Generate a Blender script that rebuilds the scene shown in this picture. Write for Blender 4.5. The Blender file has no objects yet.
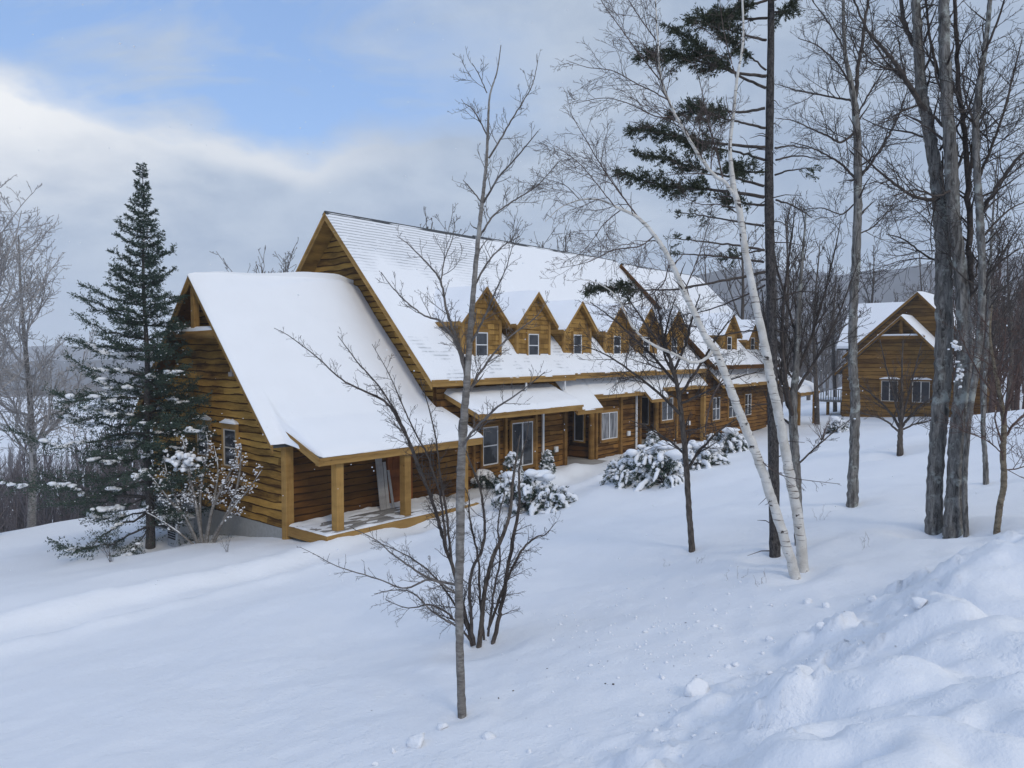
import bpy, bmesh, math, random
import numpy as np
from mathutils import Vector, Matrix

# ------------------------------------------------------------------ scene, camera, world, sun
sc = bpy.context.scene
COL = sc.collection
R_ = math.radians
FPX, CX, CY, HOR, EYE = 735.0, 512.0, 384.0, 353.0, 5.6
PITCH = math.atan((CY - HOR) / FPX)
cd = bpy.data.cameras.new('camera')
cam = bpy.data.objects.new('camera', cd); COL.objects.link(cam)
cam.location = (0, 0, EYE); cam.rotation_euler = (math.pi / 2 - PITCH, 0, 0)
cd.sensor_width = 36; cd.lens = FPX / 1024 * 36; cd.clip_start = 0.05; cd.clip_end = 30000
sc.camera = cam
sc.view_settings.view_transform = 'Standard'; sc.view_settings.look = 'None'
sc.view_settings.exposure = 0.08; sc.view_settings.gamma = 1
sc.render.engine = 'CYCLES'
sc.cycles.use_denoising = True
sc.cycles.max_bounces = 5; sc.cycles.diffuse_bounces = 3; sc.cycles.volume_bounces = 2
sc.cycles.transparent_max_bounces = 8; sc.cycles.caustics_reflective = False; sc.cycles.caustics_refractive = False

SUN_EL, SUN_AZ = 36.0, 158.0          # azimuth clockwise from +Y (the view direction): behind the camera, to the right
sd = bpy.data.lights.new('sun', 'SUN'); sun = bpy.data.objects.new('sun', sd); COL.objects.link(sun)
sd.energy = 0.85; sd.angle = R_(12); sd.color = (1.0, 0.90, 0.76)
dirv = Vector((math.sin(R_(SUN_AZ)) * math.cos(R_(SUN_EL)), math.cos(R_(SUN_AZ)) * math.cos(R_(SUN_EL)), math.sin(R_(SUN_EL))))
sun.rotation_euler = dirv.to_track_quat('Z', 'Y').to_euler(); sun.location = (0, -10, 40)


class NT:
    """tiny node-tree helper"""
    def __init__(s, tree):
        s.t = tree; s.t.nodes.clear()
    def n(s, typ, **kw):
        nd = s.t.nodes.new(typ)
        for k, v in kw.items():
            if k == 'inp':
                for kk, vv in v.items():
                    if hasattr(vv, 'is_output') or isinstance(vv, bpy.types.NodeSocket): s.t.links.new(vv, nd.inputs[kk])
                    else: nd.inputs[kk].default_value = vv
            else: setattr(nd, k, v)
        return nd
    def math(s, op, a, b=None, c=None, clamp=False):
        nd = s.t.nodes.new('ShaderNodeMath'); nd.operation = op; nd.use_clamp = clamp
        for i, v in enumerate((a, b, c)):
            if v is None: continue
            if isinstance(v, (int, float)): nd.inputs[i].default_value = v
            else: s.t.links.new(v, nd.inputs[i])
        return nd.outputs[0]
    def ramp(s, fac, stops, interp='LINEAR'):
        nd = s.t.nodes.new('ShaderNodeValToRGB'); nd.color_ramp.interpolation = interp
        el = nd.color_ramp.elements
        while len(el) < len(stops): el.new(0.5)
        for e, (p, c) in zip(el, stops):
            e.position = p; e.color = c if len(c) == 4 else (*c, 1)
        s.t.links.new(fac, nd.inputs[0]); return nd.outputs[0]
    def mix(s, fac, a, b, blend='MIX'):
        nd = s.t.nodes.new('ShaderNodeMix'); nd.data_type = 'RGBA'; nd.blend_type = blend
        for k, v in (('Factor', fac), ('A', a), ('B', b)):
            idx = {'Factor': 0, 'A': 6, 'B': 7}[k]
            if isinstance(v, (int, float)): nd.inputs[idx].default_value = v
            elif isinstance(v, tuple): nd.inputs[idx].default_value = v if len(v) == 4 else (*v, 1)
            else: s.t.links.new(v, nd.inputs[idx])
        return nd.outputs[2]
    def noise(s, vec, scale, detail=4, rough=0.55, dist=0.0):
        nd = s.n('ShaderNodeTexNoise'); nd.inputs['Scale'].default_value = scale; nd.inputs['Detail'].default_value = detail
        nd.inputs['Roughness'].default_value = rough; nd.inputs['Distortion'].default_value = dist
        if vec is not None: s.t.links.new(vec, nd.inputs['Vector'])
        return nd.outputs[0]
    def mapping(s, vec, scale=(1, 1, 1), rot=(0, 0, 0), loc=(0, 0, 0)):
        nd = s.n('ShaderNodeMapping'); nd.inputs['Scale'].default_value = scale; nd.inputs['Rotation'].default_value = rot; nd.inputs['Location'].default_value = loc
        s.t.links.new(vec, nd.inputs[0]); return nd.outputs[0]


def ss(x, a, b):
    t = np.clip((np.asarray(x, float) - a) / (b - a), 0, 1); return t * t * (3 - 2 * t)


world = bpy.data.worlds.new('World'); sc.world = world; world.use_nodes = True
T = NT(world.node_tree)
sky = T.n('ShaderNodeTexSky'); sky.sky_type = 'NISHITA'; sky.sun_disc = False
sky.sun_elevation = R_(SUN_EL); sky.sun_rotation = R_(SUN_AZ); sky.air_density = 1.0; sky.dust_density = 0.6; sky.ozone_density = 2.0
tc = T.n('ShaderNodeTexCoord'); gen = tc.outputs['Generated']
sep = T.n('ShaderNodeSeparateXYZ', inp={0: gen})
dx, dy, dz = sep.outputs
zc = T.math('MAXIMUM', dz, 0.02)
cloudv = T.n('ShaderNodeCombineXYZ', inp={0: T.math('DIVIDE', dx, T.math('ADD', zc, 0.35)), 1: T.math('DIVIDE', dy, T.math('ADD', zc, 0.35)), 2: zc}).outputs[0]
n1 = T.noise(cloudv, 1.7, 6, 0.55, 0.3)
n2 = T.noise(T.mapping(cloudv, loc=(3.1, 1.7, 0)), 4.5, 7, 0.6, 0.2)
n3 = T.noise(T.mapping(cloudv, loc=(7.1, 5.7, 0)), 0.8, 3, 0.5)
wob = T.math('MULTIPLY_ADD', T.math('SUBTRACT', n1, 0.5), 0.55, T.math('MULTIPLY', T.math('SUBTRACT', n2, 0.5), 0.22))
# open blue sky above the cloud bank, fading out to the right
bnd = T.math('MULTIPLY_ADD', dx, -0.055, 0.250)
blue1 = T.math('DIVIDE', T.math('SUBTRACT', T.math('MULTIPLY_ADD', wob, 0.26, dz), bnd), 0.04)
blue1 = T.math('MULTIPLY', T.math('MINIMUM', blue1, 1.0), T.ramp(T.math('MULTIPLY_ADD', wob, 0.6, T.math('ADD', dx, 0.20)), [(0.0, (1, 1, 1)), (0.30, (0, 0, 0))], 'EASE'), clamp=True)
wisp = T.ramp(T.noise(T.mapping(cloudv, (1.0, 2.2, 1), loc=(1.3, 0.4, 0)), 2.3, 5, 0.6, 0.5), [(0.46, (1, 1, 1)), (0.68, (0.15, 0.15, 0.15))])
bluem = T.math('MULTIPLY', blue1, wisp)
# sunlit cumulus along the top of the cloud bank on the left
wb = T.math('SUBTRACT', bnd, T.math('MULTIPLY_ADD', wob, 0.26, dz))
wtop = T.math('MULTIPLY', T.ramp(wb, [(0.0, (1, 1, 1)), (0.16, (0, 0, 0))], 'EASE'), T.math('SUBTRACT', 1.0, T.math('MAXIMUM', blue1, 0.0)), clamp=True)
whitem = T.math('MULTIPLY', wtop, T.ramp(T.math('MULTIPLY_ADD', wob, 0.35, T.math('MULTIPLY', dx, -1.0)), [(0.36, (0, 0, 0)), (0.56, (1, 1, 1))], 'EASE'))
rim = T.math('MULTIPLY', T.math('MULTIPLY', T.ramp(T.math('MULTIPLY_ADD', T.math('SUBTRACT', n2, 0.5), 0.09, wb), [(0.0, (1, 1, 1)), (0.04, (0, 0, 0))], 'EASE'), T.math('SUBTRACT', 1.0, T.math('MAXIMUM', blue1, 0.0))), T.ramp(T.math('ADD', dx, 0.3), [(0.0, (0.6, 0.6, 0.6)), (0.22, (0.0, 0.0, 0.0))]), clamp=True)
whitem = T.math('MAXIMUM', whitem, rim)
greyc = T.ramp(T.math('ADD', n2, T.math('MULTIPLY', T.math('SUBTRACT', n3, 0.5), 0.8)), [(0.34, (3.35, 4.2, 5.6)), (0.66, (4.7, 5.5, 6.7))])
lowc = T.mix(T.ramp(dz, [(0.0, (1, 1, 1)), (0.13, (0, 0, 0))]), greyc, (4.5, 5.4, 6.7))
cl = T.mix(whitem, lowc, (9.0, 9.1, 9.2))
cl = T.mix(T.ramp(dz, [(0.45, (0, 0, 0)), (0.8, (1, 1, 1))]), cl, (7.6, 8.3, 9.4))  # overhead cloud, out of view, brightened to put more light on the ground
skyc = T.mix(1.0, sky.outputs[0], (1.45, 1.5, 1.52), 'MULTIPLY')
skyc = T.mix(0.55, skyc, (2.7, 4.5, 8.4))
final = T.mix(bluem, cl, skyc)
bg = T.n('ShaderNodeBackground', inp={0: final, 1: 0.1})
T.t.links.new(bg.outputs[0], T.n('ShaderNodeOutputWorld').inputs[0])

# ------------------------------------------------------------------ coordinates
Fv = np.array([0, math.cos(PITCH), -math.sin(PITCH)]); Rv = np.array([1.0, 0, 0]); Uv = np.array([0, math.sin(PITCH), math.cos(PITCH)])
CAM = np.array([0, 0, EYE])
def ray(x, y): return Fv + Rv * (x - CX) / FPX - Uv * (y - CY) / FPX
def at(x, y, d): return CAM + ray(x, y) * d
AX = np.array([0.65045794, 0.75954227, 0]); NX = np.array([-0.75954227, 0.65045794, 0]); P0 = np.array([-6.85391414, 22.1731677, 0])
ROTZ = math.atan2(AX[1], AX[0])
def W(s, t, z=0.0): return P0 + AX * s + NX * t + np.array([0, 0, z])

def _h(ix, iy, seed):
    n = (ix.astype(np.int64) * 374761393 + iy.astype(np.int64) * 668265263 + seed * 974711) & 0xffffffff
    n = ((n ^ (n >> 13)) * 1274126177) & 0xffffffff
    return ((n ^ (n >> 16)) & 0xffff) / 65535.0
def vnoise(x, y, seed=0):
    x = np.asarray(x, float); y = np.asarray(y, float)
    ix = np.floor(x); iy = np.floor(y); fx = x - ix; fy = y - iy
    fx = fx * fx * fx * (fx * (fx * 6 - 15) + 10); fy = fy * fy * fy * (fy * (fy * 6 - 15) + 10)
    a = _h(ix, iy, seed); b = _h(ix + 1, iy, seed); c = _h(ix, iy + 1, seed); d = _h(ix + 1, iy + 1, seed)
    return (a * (1 - fx) + b * fx) * (1 - fy) + (c * (1 - fx) + d * fx) * fy
def fbm(x, y, o=4, seed=0):
    r = 0; a = 0.5; tot = 0
    for k in range(o):
        r = r + a * vnoise(x, y, seed + k * 17); tot += a; x = x * 2.03 + 3.7; y = y * 2.03 + 1.3; a *= 0.5
    return r / tot

def base_terrain(x, y):
    x = np.asarray(x, float); y = np.asarray(y, float)
    s = (x - P0[0]) * AX[0] + (y - P0[1]) * AX[1]
    t = (x - P0[0]) * NX[0] + (y - P0[1]) * NX[1]
    pad = 0.55 * ss(s, 2, 13)
    slope = 0.235 * (1 - 0.72 * ss(s, 18, 50))
    u = -t
    front = slope * (np.sqrt((u - 4.2) ** 2 + 2.0) + (u - 4.2)) * 0.5 + 0.03 * np.clip(u, 0, 4)
    front = np.where(u > 21, front, front)
    # behind the lodge the hill keeps falling into the valley
    tb = np.clip(t, 0, None)
    back = -0.13 * tb - 0.25 * np.clip(tb - 17, 0, None) * ss(tb, 17, 34)
    back = np.maximum(back, -34 - 0.004 * tb)
    zz = pad * ss(t, 30, 5) + np.where(t < 0, front, back)
    # keep the road side from rising for ever
    zz = np.minimum(zz, 4.2 + 0.04 * np.clip(u, 0, 200))
    # the far right flank climbs into the wooded mountain
    zz = zz + 0.05 * np.clip(s - 62, 0, 400) * ss(t, 60, 0)
    # left flank falls away
    zz = zz - 0.10 * np.clip(-s - 22, 0, 160) * ss(-s, 20, 52)
    return zz

def hit(px, py, fn=base_terrain):
    r = ray(px, py); d = 0.5; prev = d
    while d < 400:
        p = CAM + r * d
        if p[2] <= float(fn(p[0], p[1])): break
        prev = d; d *= 1.02
    for _ in range(24):
        m = (prev + d) / 2; p = CAM + r * m
        if p[2] <= float(fn(p[0], p[1])): d = m
        else: prev = m
    return CAM + r * d, d

EDGE = np.array([hit(*q)[0][:2] for q in [(555, 768), (640, 730), (722, 684), (822, 638), (915, 598)]])
EDGE = np.vstack([EDGE[0] + (EDGE[0] - EDGE[1]) * 3, EDGE, EDGE[-1] + (EDGE[-1] - EDGE[-2]) * 12])
def edge_dist(x, y):
    """signed distance to the foot of the ploughed bank, positive on the road side"""
    best = np.full(np.shape(x), 1e9); sg = np.ones(np.shape(x))
    for a, b in zip(EDGE[:-1], EDGE[1:]):
        ab = b - a; L = ab @ ab
        k = np.clip(((x - a[0]) * ab[0] + (y - a[1]) * ab[1]) / L, 0, 1)
        ex = x - a[0] - ab[0] * k; ey = y - a[1] - ab[1] * k
        d = np.hypot(ex, ey); cr = ab[0] * ey - ab[1] * ex
        m = d < best; best = np.where(m, d, best); sg = np.where(m, np.where(cr < 0, 1.0, -1.0), sg)
    return best * sg
MOUNDS = []
def trench(s):
    return -3.15 + 0.25 * np.sin(s * 0.35) + 1.1 * ss(s, 9, 14)
def terrain(x, y, mounds=True):
    x = np.asarray(x, float); y = np.asarray(y, float)
    z = base_terrain(x, y)
    s = (x - P0[0]) * AX[0] + (y - P0[1]) * AX[1]
    t = (x - P0[0]) * NX[0] + (y - P0[1]) * NX[1]
    r = np.hypot(x, y)
    near = ss(r, 90, 40)
    # wind-smoothed undulation
    z = z + near * (0.42 * (fbm(x / 5.0, y / 5.0, 3, 3) - 0.5) * ss(r, 1, 7) + 0.10 * (fbm(x / 1.1, y / 1.1, 3, 8) - 0.5) + 0.035 * (fbm(x / 0.22, y / 0.22, 2, 12) - 0.5) * ss(r, 16, 8))
    z = z + ss(r, 40, 120) * 2.0 * (fbm(x / 40, y / 40, 3, 5) - 0.5)
    # shovelled walk along the front
    w = t - trench(s)
    on = ss(s, -16, -12) * ss(s, 15.5, 13)
    wig = 0.22 * (fbm(s / 0.9, t * 0 + 4.2, 2, 31) - 0.5)
    z = z - on * 0.16 * ss(np.abs(w + wig), 0.95, 0.45) + on * 0.13 * np.exp(-((np.abs(w + wig) - 1.2) / 0.35) ** 2) * (0.5 + fbm(s / 0.5, t / 0.5, 3, 44))
    # drift ridge swept off the walk
    z = z + 0.25 * np.exp(-((t + 6.3 + 0.4 * np.sin(s * 0.3)) / 0.9) ** 2) * ss(s, 5, 8) * ss(s, 19, 14)
    z = z + 0.35 * np.exp(-((s - 15.8) / 1.3) ** 2 - ((t + 2.6) / 0.9) ** 2)
    # ploughed snow bank on the road side
    e = edge_dist(x, y)
    lum = fbm(x / 0.62, y / 0.62, 4, 21)
    wxx = fbm(x / 0.3, y / 0.3, 2, 23)
    bil = 1 - np.abs(2 * fbm(x / 0.34, y / 0.34, 3, 77) - 1)
    e2 = e + 0.55 * (lum - 0.5)
    nb = ss(r, 14, 8)
    smooth_top = ss(e, 0.9, 1.8)
    z = z + nb * (0.24 * ss(e2, -0.15, 1.1) + 0.14 * (lum - 0.42) * ss(e, -0.35, 0.3) * (1 - 0.45 * smooth_top) + 0.07 * (bil - 0.55) * ss(e, -0.4, 0.1) * (1 - 0.8 * smooth_top)
                  + 0.05 * (fbm(x / 0.1, y / 0.1, 2, 9) - 0.5) * ss(e, -0.5, 0.1) * (1 - 0.85 * smooth_top))
    ch = 0
    for sc_, amp, sd in ((0.34, 0.15, 5), (0.17, 0.085, 6), (0.08, 0.035, 7)):
        gx_ = x / sc_ + 0.9 * (wxx - 0.5); gy_ = y / sc_ + 0.9 * (lum - 0.5); ix = np.floor(gx_); iy = np.floor(gy_); f1 = np.full(np.shape(gx_), 9.0); hh = np.zeros(np.shape(gx_)); tl = np.zeros(np.shape(gx_))
        for a in (-1, 0, 1):
            for b in (-1, 0, 1):
                cxx = ix + a; cyy = iy + b; ddx = cxx + _h(cxx, cyy, sd) - gx_; ddy = cyy + _h(cxx, cyy, sd + 40) - gy_; d_ = np.hypot(ddx, ddy); m_ = d_ < f1
                f1 = np.where(m_, d_, f1); hh = np.where(m_, _h(cxx, cyy, sd + 80), hh); tl = np.where(m_, ddx * (_h(cxx, cyy, sd + 120) - 0.5) + ddy * (_h(cxx, cyy, sd + 160) - 0.5), tl)
        ch = ch + amp * np.clip(hh - 0.55, 0, 1) * 2.0 * ss(f1, 0.62, 0.34) + amp * 0.6 * tl * ss(f1, 0.7, 0.4) * (hh > 0.55)
    rub = ss(e2, -0.3, 0.25) * (1 - 0.8 * ss(e, 0.7, 1.7)) * (0.35 + 0.65 * ss(fbm(x / 0.8, y / 0.8, 3, 64), 0.38, 0.58))
    z = z + nb * ch * rub
    if mounds:
        hm = 0; wx_ = fbm(x / 0.5 + 9, y / 0.5, 3, 51); wy_ = fbm(x / 0.5, y / 0.5 + 5, 3, 52)
        for p, a, rad in MOUNDS:
            q = np.hypot(x - p[0] + 0.5 * (wx_ - 0.5), y - p[1] + 0.5 * (wy_ - 0.5)) / (rad * 1.15) + 0.8 * (lum - 0.5) + 0.22 * (bil - 0.5)
            hm = hm + (np.maximum(hm, a * ss(q, 1.6, -0.1)) - hm) * 0.9
        z = z + hm
    return z
for (px_, py_, d_, rad_) in ((995, 534, 5.4, 0.6), (1080, 533, 5.2, 0.9), (930, 700, 2.7, 0.6), (1040, 668, 2.9, 0.7), (800, 720, 3.0, 0.4), (880, 655, 3.7, 0.45), (1010, 615, 4.0, 0.5), (930, 597, 4.6, 0.32)):
    p_ = at(px_, py_, d_); z0_ = float(terrain(np.array([p_[0]]), np.array([p_[1]]), False)[0])
    MOUNDS.append((p_, min(0.7, max(-0.2, p_[2] - z0_)), rad_))
WELLS = [(hit(px_, py_, terrain)[0], r_) for px_, py_, r_ in ((462, 717, 0.10), (484, 647, 0.28), (692, 551, 0.16), (803, 572, 0.2), (795, 579, 0.2), (775, 556, 0.26), (799, 545, 0.2), (852, 506, 0.3), (934, 531, 0.36), (954, 535, 0.4), (966, 537, 0.2), (997, 533, 0.2), (900, 455, 0.4), (150, 548, 0.7), (986, 484, 0.3))]
terrain_flat = terrain
def terrain(x, y, mounds=True):
    z = terrain_flat(x, y, mounds)
    for p, r in WELLS: q = np.hypot(np.asarray(x) - p[0], np.asarray(y) - p[1]); z = z - 0.35 * r * np.exp(-(q / (r * 1.15)) ** 2) + 0.09 * r * np.exp(-((q - r * 2.2) / (r * 0.8)) ** 2)
    return z
def ground_z(x, y): return float(terrain(np.array([x]), np.array([y]))[0])

# ------------------------------------------------------------------ materials
def material(name):
    m = bpy.data.materials.new(name); m.use_nodes = True
    t = NT(m.node_tree); b = t.n('ShaderNodeBsdfPrincipled'); o = t.n('ShaderNodeOutputMaterial')
    t.t.links.new(b.outputs[0], o.inputs[0]); return m, t, b
def lk(t, a, b): t.t.links.new(a, b)
def bump(t, b, h, strength, dist=0.02):
    nd = t.n('ShaderNodeBump'); nd.inputs['Strength'].default_value = strength; nd.inputs['Distance'].default_value = dist
    lk(t, h, nd.inputs['Height']); lk(t, nd.outputs[0], b.inputs['Normal'])

def mk_snow(name, col=(0.86, 0.89, 0.93), fine=1.0, clods=False):
    m, t, b = material(name)
    c = t.n('ShaderNodeTexCoord').outputs['Object']
    n = t.noise(c, 1.3, 5, 0.6); g = t.noise(c, 26, 4, 0.7)
    col2 = t.mix(n, tuple(v * 0.955 for v in col), tuple(min(v * 1.03, 0.96) for v in col))
    lk(t, col2, b.inputs['Base Color']); b.inputs['Roughness'].default_value = 0.75
    b.inputs['Specular IOR Level'].default_value = 0.2
    h = t.math('ADD', t.math('MULTIPLY', g, 0.35 * fine), n)
    if clods:
        # small clods dropped from the branches, in patches
        k = t.math('MULTIPLY', t.ramp(t.noise(c, 7.5, 4, 0.65), [(0.52, (0, 0, 0)), (0.66, (1, 1, 1))]), t.ramp(t.noise(c, 0.35, 3), [(0.42, (0, 0, 0)), (0.62, (1, 1, 1))]))
        h = t.math('MULTIPLY_ADD', k, 0.35, h)
    bump(t, b, h, 0.4, 0.05)
    return m
M = {}
M['snow'] = mk_snow('snow')
M['snow_ground'] = mk_snow('snow_ground', (0.865, 0.882, 0.912), 1.2, True)
M['snow_roof'] = mk_snow('snow_roof', (0.885, 0.90, 0.925), 0.25)

def mk_wood(name, dark, light, vertical=False, knots=True):
    m, t, b = material(name)
    c = t.n('ShaderNodeTexCoord').outputs['Object']
    sc_ = (9, 9, 0.8) if vertical else (0.9, 0.9, 13)
    g = t.noise(t.mapping(c, sc_), 2.2, 6, 0.65, 0.6)
    big = t.noise(t.mapping(c, (0.5, 0.5, 2.2)), 1.6, 3, 0.5)
    at_ = t.n('ShaderNodeAttribute'); at_.attribute_name = 'tone'
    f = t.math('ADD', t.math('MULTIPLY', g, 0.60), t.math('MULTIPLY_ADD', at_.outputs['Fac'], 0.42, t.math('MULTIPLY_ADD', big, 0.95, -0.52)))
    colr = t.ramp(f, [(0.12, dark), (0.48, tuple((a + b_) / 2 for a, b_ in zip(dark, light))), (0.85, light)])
    if knots:
        v = t.n('ShaderNodeTexVoronoi'); v.inputs['Scale'].default_value = 2.3
        lk(t, t.mapping(c, (0.8, 0.8, 1.5)), v.inputs['Vector'])
        k = t.ramp(v.outputs['Distance'], [(0.03, (0, 0, 0)), (0.10, (1, 1, 1))])
        colr = t.mix(k, tuple(v_ * 0.45 for v_ in dark), colr)
    lk(t, colr, b.inputs['Base Color']); b.inputs['Roughness'].default_value = 0.75; b.inputs['Specular IOR Level'].default_value = 0.08
    bump(t, b, g, 0.5, 0.012)
    return m
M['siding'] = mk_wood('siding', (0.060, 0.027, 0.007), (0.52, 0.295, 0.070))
M['siding_shaded'] = mk_wood('siding_shaded', (0.048, 0.020, 0.006), (0.34, 0.172, 0.046))  # same wood as the siding, eave shade put into the colour
M['trim_shaded'] = mk_wood('trim_shaded', (0.11, 0.055, 0.016), (0.36, 0.20, 0.062), True)  # darker copy of the trim, eave shade put into the colour
M['siding_dark'] = mk_wood('siding_dark', (0.040, 0.017, 0.005), (0.20, 0.090, 0.022))  # dark siding copy; on porch and entry walls its colour carries the shade
M['shingle'] = mk_wood('shingle', (0.11, 0.055, 0.014), (0.45, 0.265, 0.075), True, False)
M['trim'] = mk_wood('trim', (0.17, 0.09, 0.026), (0.47, 0.288, 0.098))
M['trim_v'] = mk_wood('trim_v', (0.16, 0.084, 0.024), (0.45, 0.270, 0.088), True)
M['far_wood'] = mk_wood('far_wood', (0.075, 0.035, 0.009), (0.32, 0.175, 0.045))
M['grey_wood'] = mk_wood('grey_wood', (0.20, 0.19, 0.18), (0.48, 0.46, 0.44), True)
M['red_wood'] = mk_wood('red_wood', (0.14, 0.045, 0.015), (0.30, 0.10, 0.03), True)

def plain(name, col, rough=0.6, spec=0.4, nscale=8, var=0.25, metal=0):
    m, t, b = material(name)
    c = t.n('ShaderNodeTexCoord').outputs['Object']
    n = t.noise(c, nscale, 5, 0.6)
    lk(t, t.mix(n, tuple(v * (1 - var) for v in col), tuple(min(1, v * (1 + var)) for v in col)), b.inputs['Base Color'])
    b.inputs['Roughness'].default_value = rough; b.inputs['Specular IOR Level'].default_value = spec; b.inputs['Metallic'].default_value = metal
    bump(t, b, n, 0.2, 0.01)
    return m
M['concrete'] = plain('concrete', (0.30, 0.30, 0.29), 0.9, 0.2)
M['asphalt_roof'] = plain('asphalt_roof', (0.07, 0.075, 0.08), 0.9, 0.2, 30)
M['sash'] = plain('sash', (0.55, 0.52, 0.47), 0.5, 0.4, 5, 0.1)
M['sash_white'] = plain('sash_white', (0.72, 0.73, 0.74), 0.5, 0.4, 5, 0.06)
M['metal'] = plain('metal', (0.33, 0.36, 0.40), 0.5, 0.5, 3, 0.12)
M['lamp'] = plain('lamp', (0.35, 0.30, 0.26), 0.5, 0.5, 6, 0.15)
M['dark'] = plain('dark', (0.02, 0.018, 0.016), 0.8, 0.2)
m, t, b = material('glass')
c = t.n('ShaderNodeTexCoord').outputs['Object']
lk(t, t.mix(t.noise(t.mapping(c, (2, 2, 1)), 1.5, 3), (0.008, 0.01, 0.014), (0.07, 0.075, 0.085)), b.inputs['Base Color'])
b.inputs['Roughness'].default_value = 0.06; b.inputs['Specular IOR Level'].default_value = 0.6
bump(t, b, t.noise(c, 1.2, 2), 0.06, 0.03); M['glass'] = m
m, t, b = material('curtain_glass')
c = t.n('ShaderNodeTexCoord').outputs['Object']
lk(t, t.ramp(t.noise(t.mapping(c, (6, 6, 0.8)), 1.5, 3), [(0.35, (0.05, 0.05, 0.055)), (0.6, (0.30, 0.30, 0.31))]), b.inputs['Base Color'])
b.inputs['Roughness'].default_value = 0.06; b.inputs['Specular IOR Level'].default_value = 0.6; M['curtain_glass'] = m

# thin snow over asphalt shingle courses (object z and height drive where the courses show)
m, t, b = material('snow_over_shingles')
c = t.n('ShaderNodeTexCoord').outputs['Object']
sx, sy, sz = t.n('ShaderNodeSeparateXYZ', inp={0: c}).outputs
wv = t.math('MULTIPLY_ADD', t.noise(c, 1.4, 3), 0.08, sz)
fr = t.math('FRACT', t.math('DIVIDE', wv, 0.135))
line = t.math('MULTIPLY', t.math('LESS_THAN', fr, 0.34), t.math('GREATER_THAN', t.noise(t.mapping(c, (1.1, 1.1, 6)), 2.2, 4, 0.7), 0.40))
br = t.math('FRACT', t.math('MULTIPLY_ADD', t.math('FLOOR', t.math('DIVIDE', wv, 0.135)), 0.37, t.math('DIVIDE', sx, 0.34)))
nb_ = t.noise(t.mapping(c, (0.55, 0.55, 0.55)), 1.0, 4, 0.6)
hi = t.math('MULTIPLY', t.ramp(t.math('MULTIPLY_ADD', t.math('SUBTRACT', nb_, 0.5), 4.2, sz), [(0.0, (0, 0, 0)), (1, (1, 1, 1))]), 1.0)
hi = t.math('SUBTRACT', t.math('MULTIPLY_ADD', t.math('SUBTRACT', nb_, 0.5), 5.0, sz), 8.7, clamp=False)
hi = t.math('MULTIPLY', hi, 0.8, clamp=True)
hi = t.math('MULTIPLY', hi, t.math('LESS_THAN', t.math('MULTIPLY_ADD', nb_, 5.0, sx), 16.5))
lo = t.math('MULTIPLY', t.math('MULTIPLY', t.math('SUBTRACT', t.noise(t.mapping(c, (1.5, 1.5, 1.5), loc=(4, 2, 1)), 0.9, 4, 0.6), 0.52), 9.0, clamp=True), t.math('LESS_THAN', sz, 6.2))
show = t.math('MAXIMUM', hi, t.math('MULTIPLY', lo, 0.8))
lc = t.math('MULTIPLY', t.math('MULTIPLY', line, show), 0.5)
lk(t, t.mix(lc, t.mix(t.math('MULTIPLY', show, 0.35), (0.885, 0.90, 0.925), (0.70, 0.73, 0.77)), (0.13, 0.14, 0.16)), b.inputs['Base Color'])
b.inputs['Roughness'].default_value = 0.8; b.inputs['Specular IOR Level'].default_value = 0.2
bump(t, b, t.math('ADD', t.math('MULTIPLY', fr, show), t.noise(c, 1.5, 4)), 0.3, 0.03)
M['snow_over_shingles'] = m

def mk_bark(name, c1, c2, scale=(14, 14, 2.2), strength=1.0, lichen=None):
    m, t, b = material(name)
    c = t.n('ShaderNodeTexCoord').outputs['Object']
    n = t.noise(t.mapping(c, scale), 1.6, 6, 0.75, 0.6)
    col = t.ramp(n, [(0.36, c1), (0.64, c2)])
    if lichen:
        col = t.mix(t.ramp(t.noise(c, 5.0, 5, 0.65), [(0.54, (0, 0, 0)), (0.66, (1, 1, 1))]), col, lichen)
    lk(t, col, b.inputs['Base Color']); b.inputs['Roughness'].default_value = 0.9; b.inputs['Specular IOR Level'].default_value = 0.15
    bump(t, b, n, strength, 0.03)
    return m
M['bark_maple'] = mk_bark('bark_maple', (0.05, 0.046, 0.042), (0.30, 0.285, 0.265), lichen=(0.40, 0.42, 0.39))
M['bark_young'] = mk_bark('bark_young', (0.11, 0.10, 0.09), (0.27, 0.25, 0.23), (5, 5, 22), 0.3, (0.34, 0.33, 0.31))
M['bark_brown'] = mk_bark('bark_brown', (0.045, 0.036, 0.03), (0.16, 0.135, 0.115), (12, 12, 5), 0.5)
M['bark_conifer'] = mk_bark('bark_conifer', (0.022, 0.02, 0.02), (0.14, 0.128, 0.122), (24, 24, 12), 1.0)
M['bark_yellow'] = mk_bark('bark_yellow', (0.09, 0.07, 0.05), (0.30, 0.25, 0.18), (8, 8, 14), 0.6)
M['twig_grey'] = mk_bark('twig_grey', (0.085, 0.075, 0.07), (0.20, 0.18, 0.165), (6, 6, 6), 0.2)
M['twig_dark'] = mk_bark('twig_dark', (0.04, 0.033, 0.03), (0.115, 0.097, 0.086), (6, 6, 6), 0.2)
M['twig_red'] = mk_bark('twig_red', (0.08, 0.05, 0.042), (0.16, 0.11, 0.092), (6, 6, 6), 0.2)
M['twig_pale'] = mk_bark('twig_pale', (0.30, 0.28, 0.27), (0.50, 0.47, 0.45), (6, 6, 6), 0.2)
M['twig_birch'] = mk_bark('twig_birch', (0.055, 0.04, 0.035), (0.17, 0.135, 0.12), (6, 6, 6), 0.2)
M['twig_mauve'] = mk_bark('twig_mauve', (0.10, 0.085, 0.088), (0.21, 0.185, 0.19), (6, 6, 6), 0.2)
M['bud'] = plain('bud', (0.09, 0.05, 0.03), 0.8, 0.2)
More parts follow.
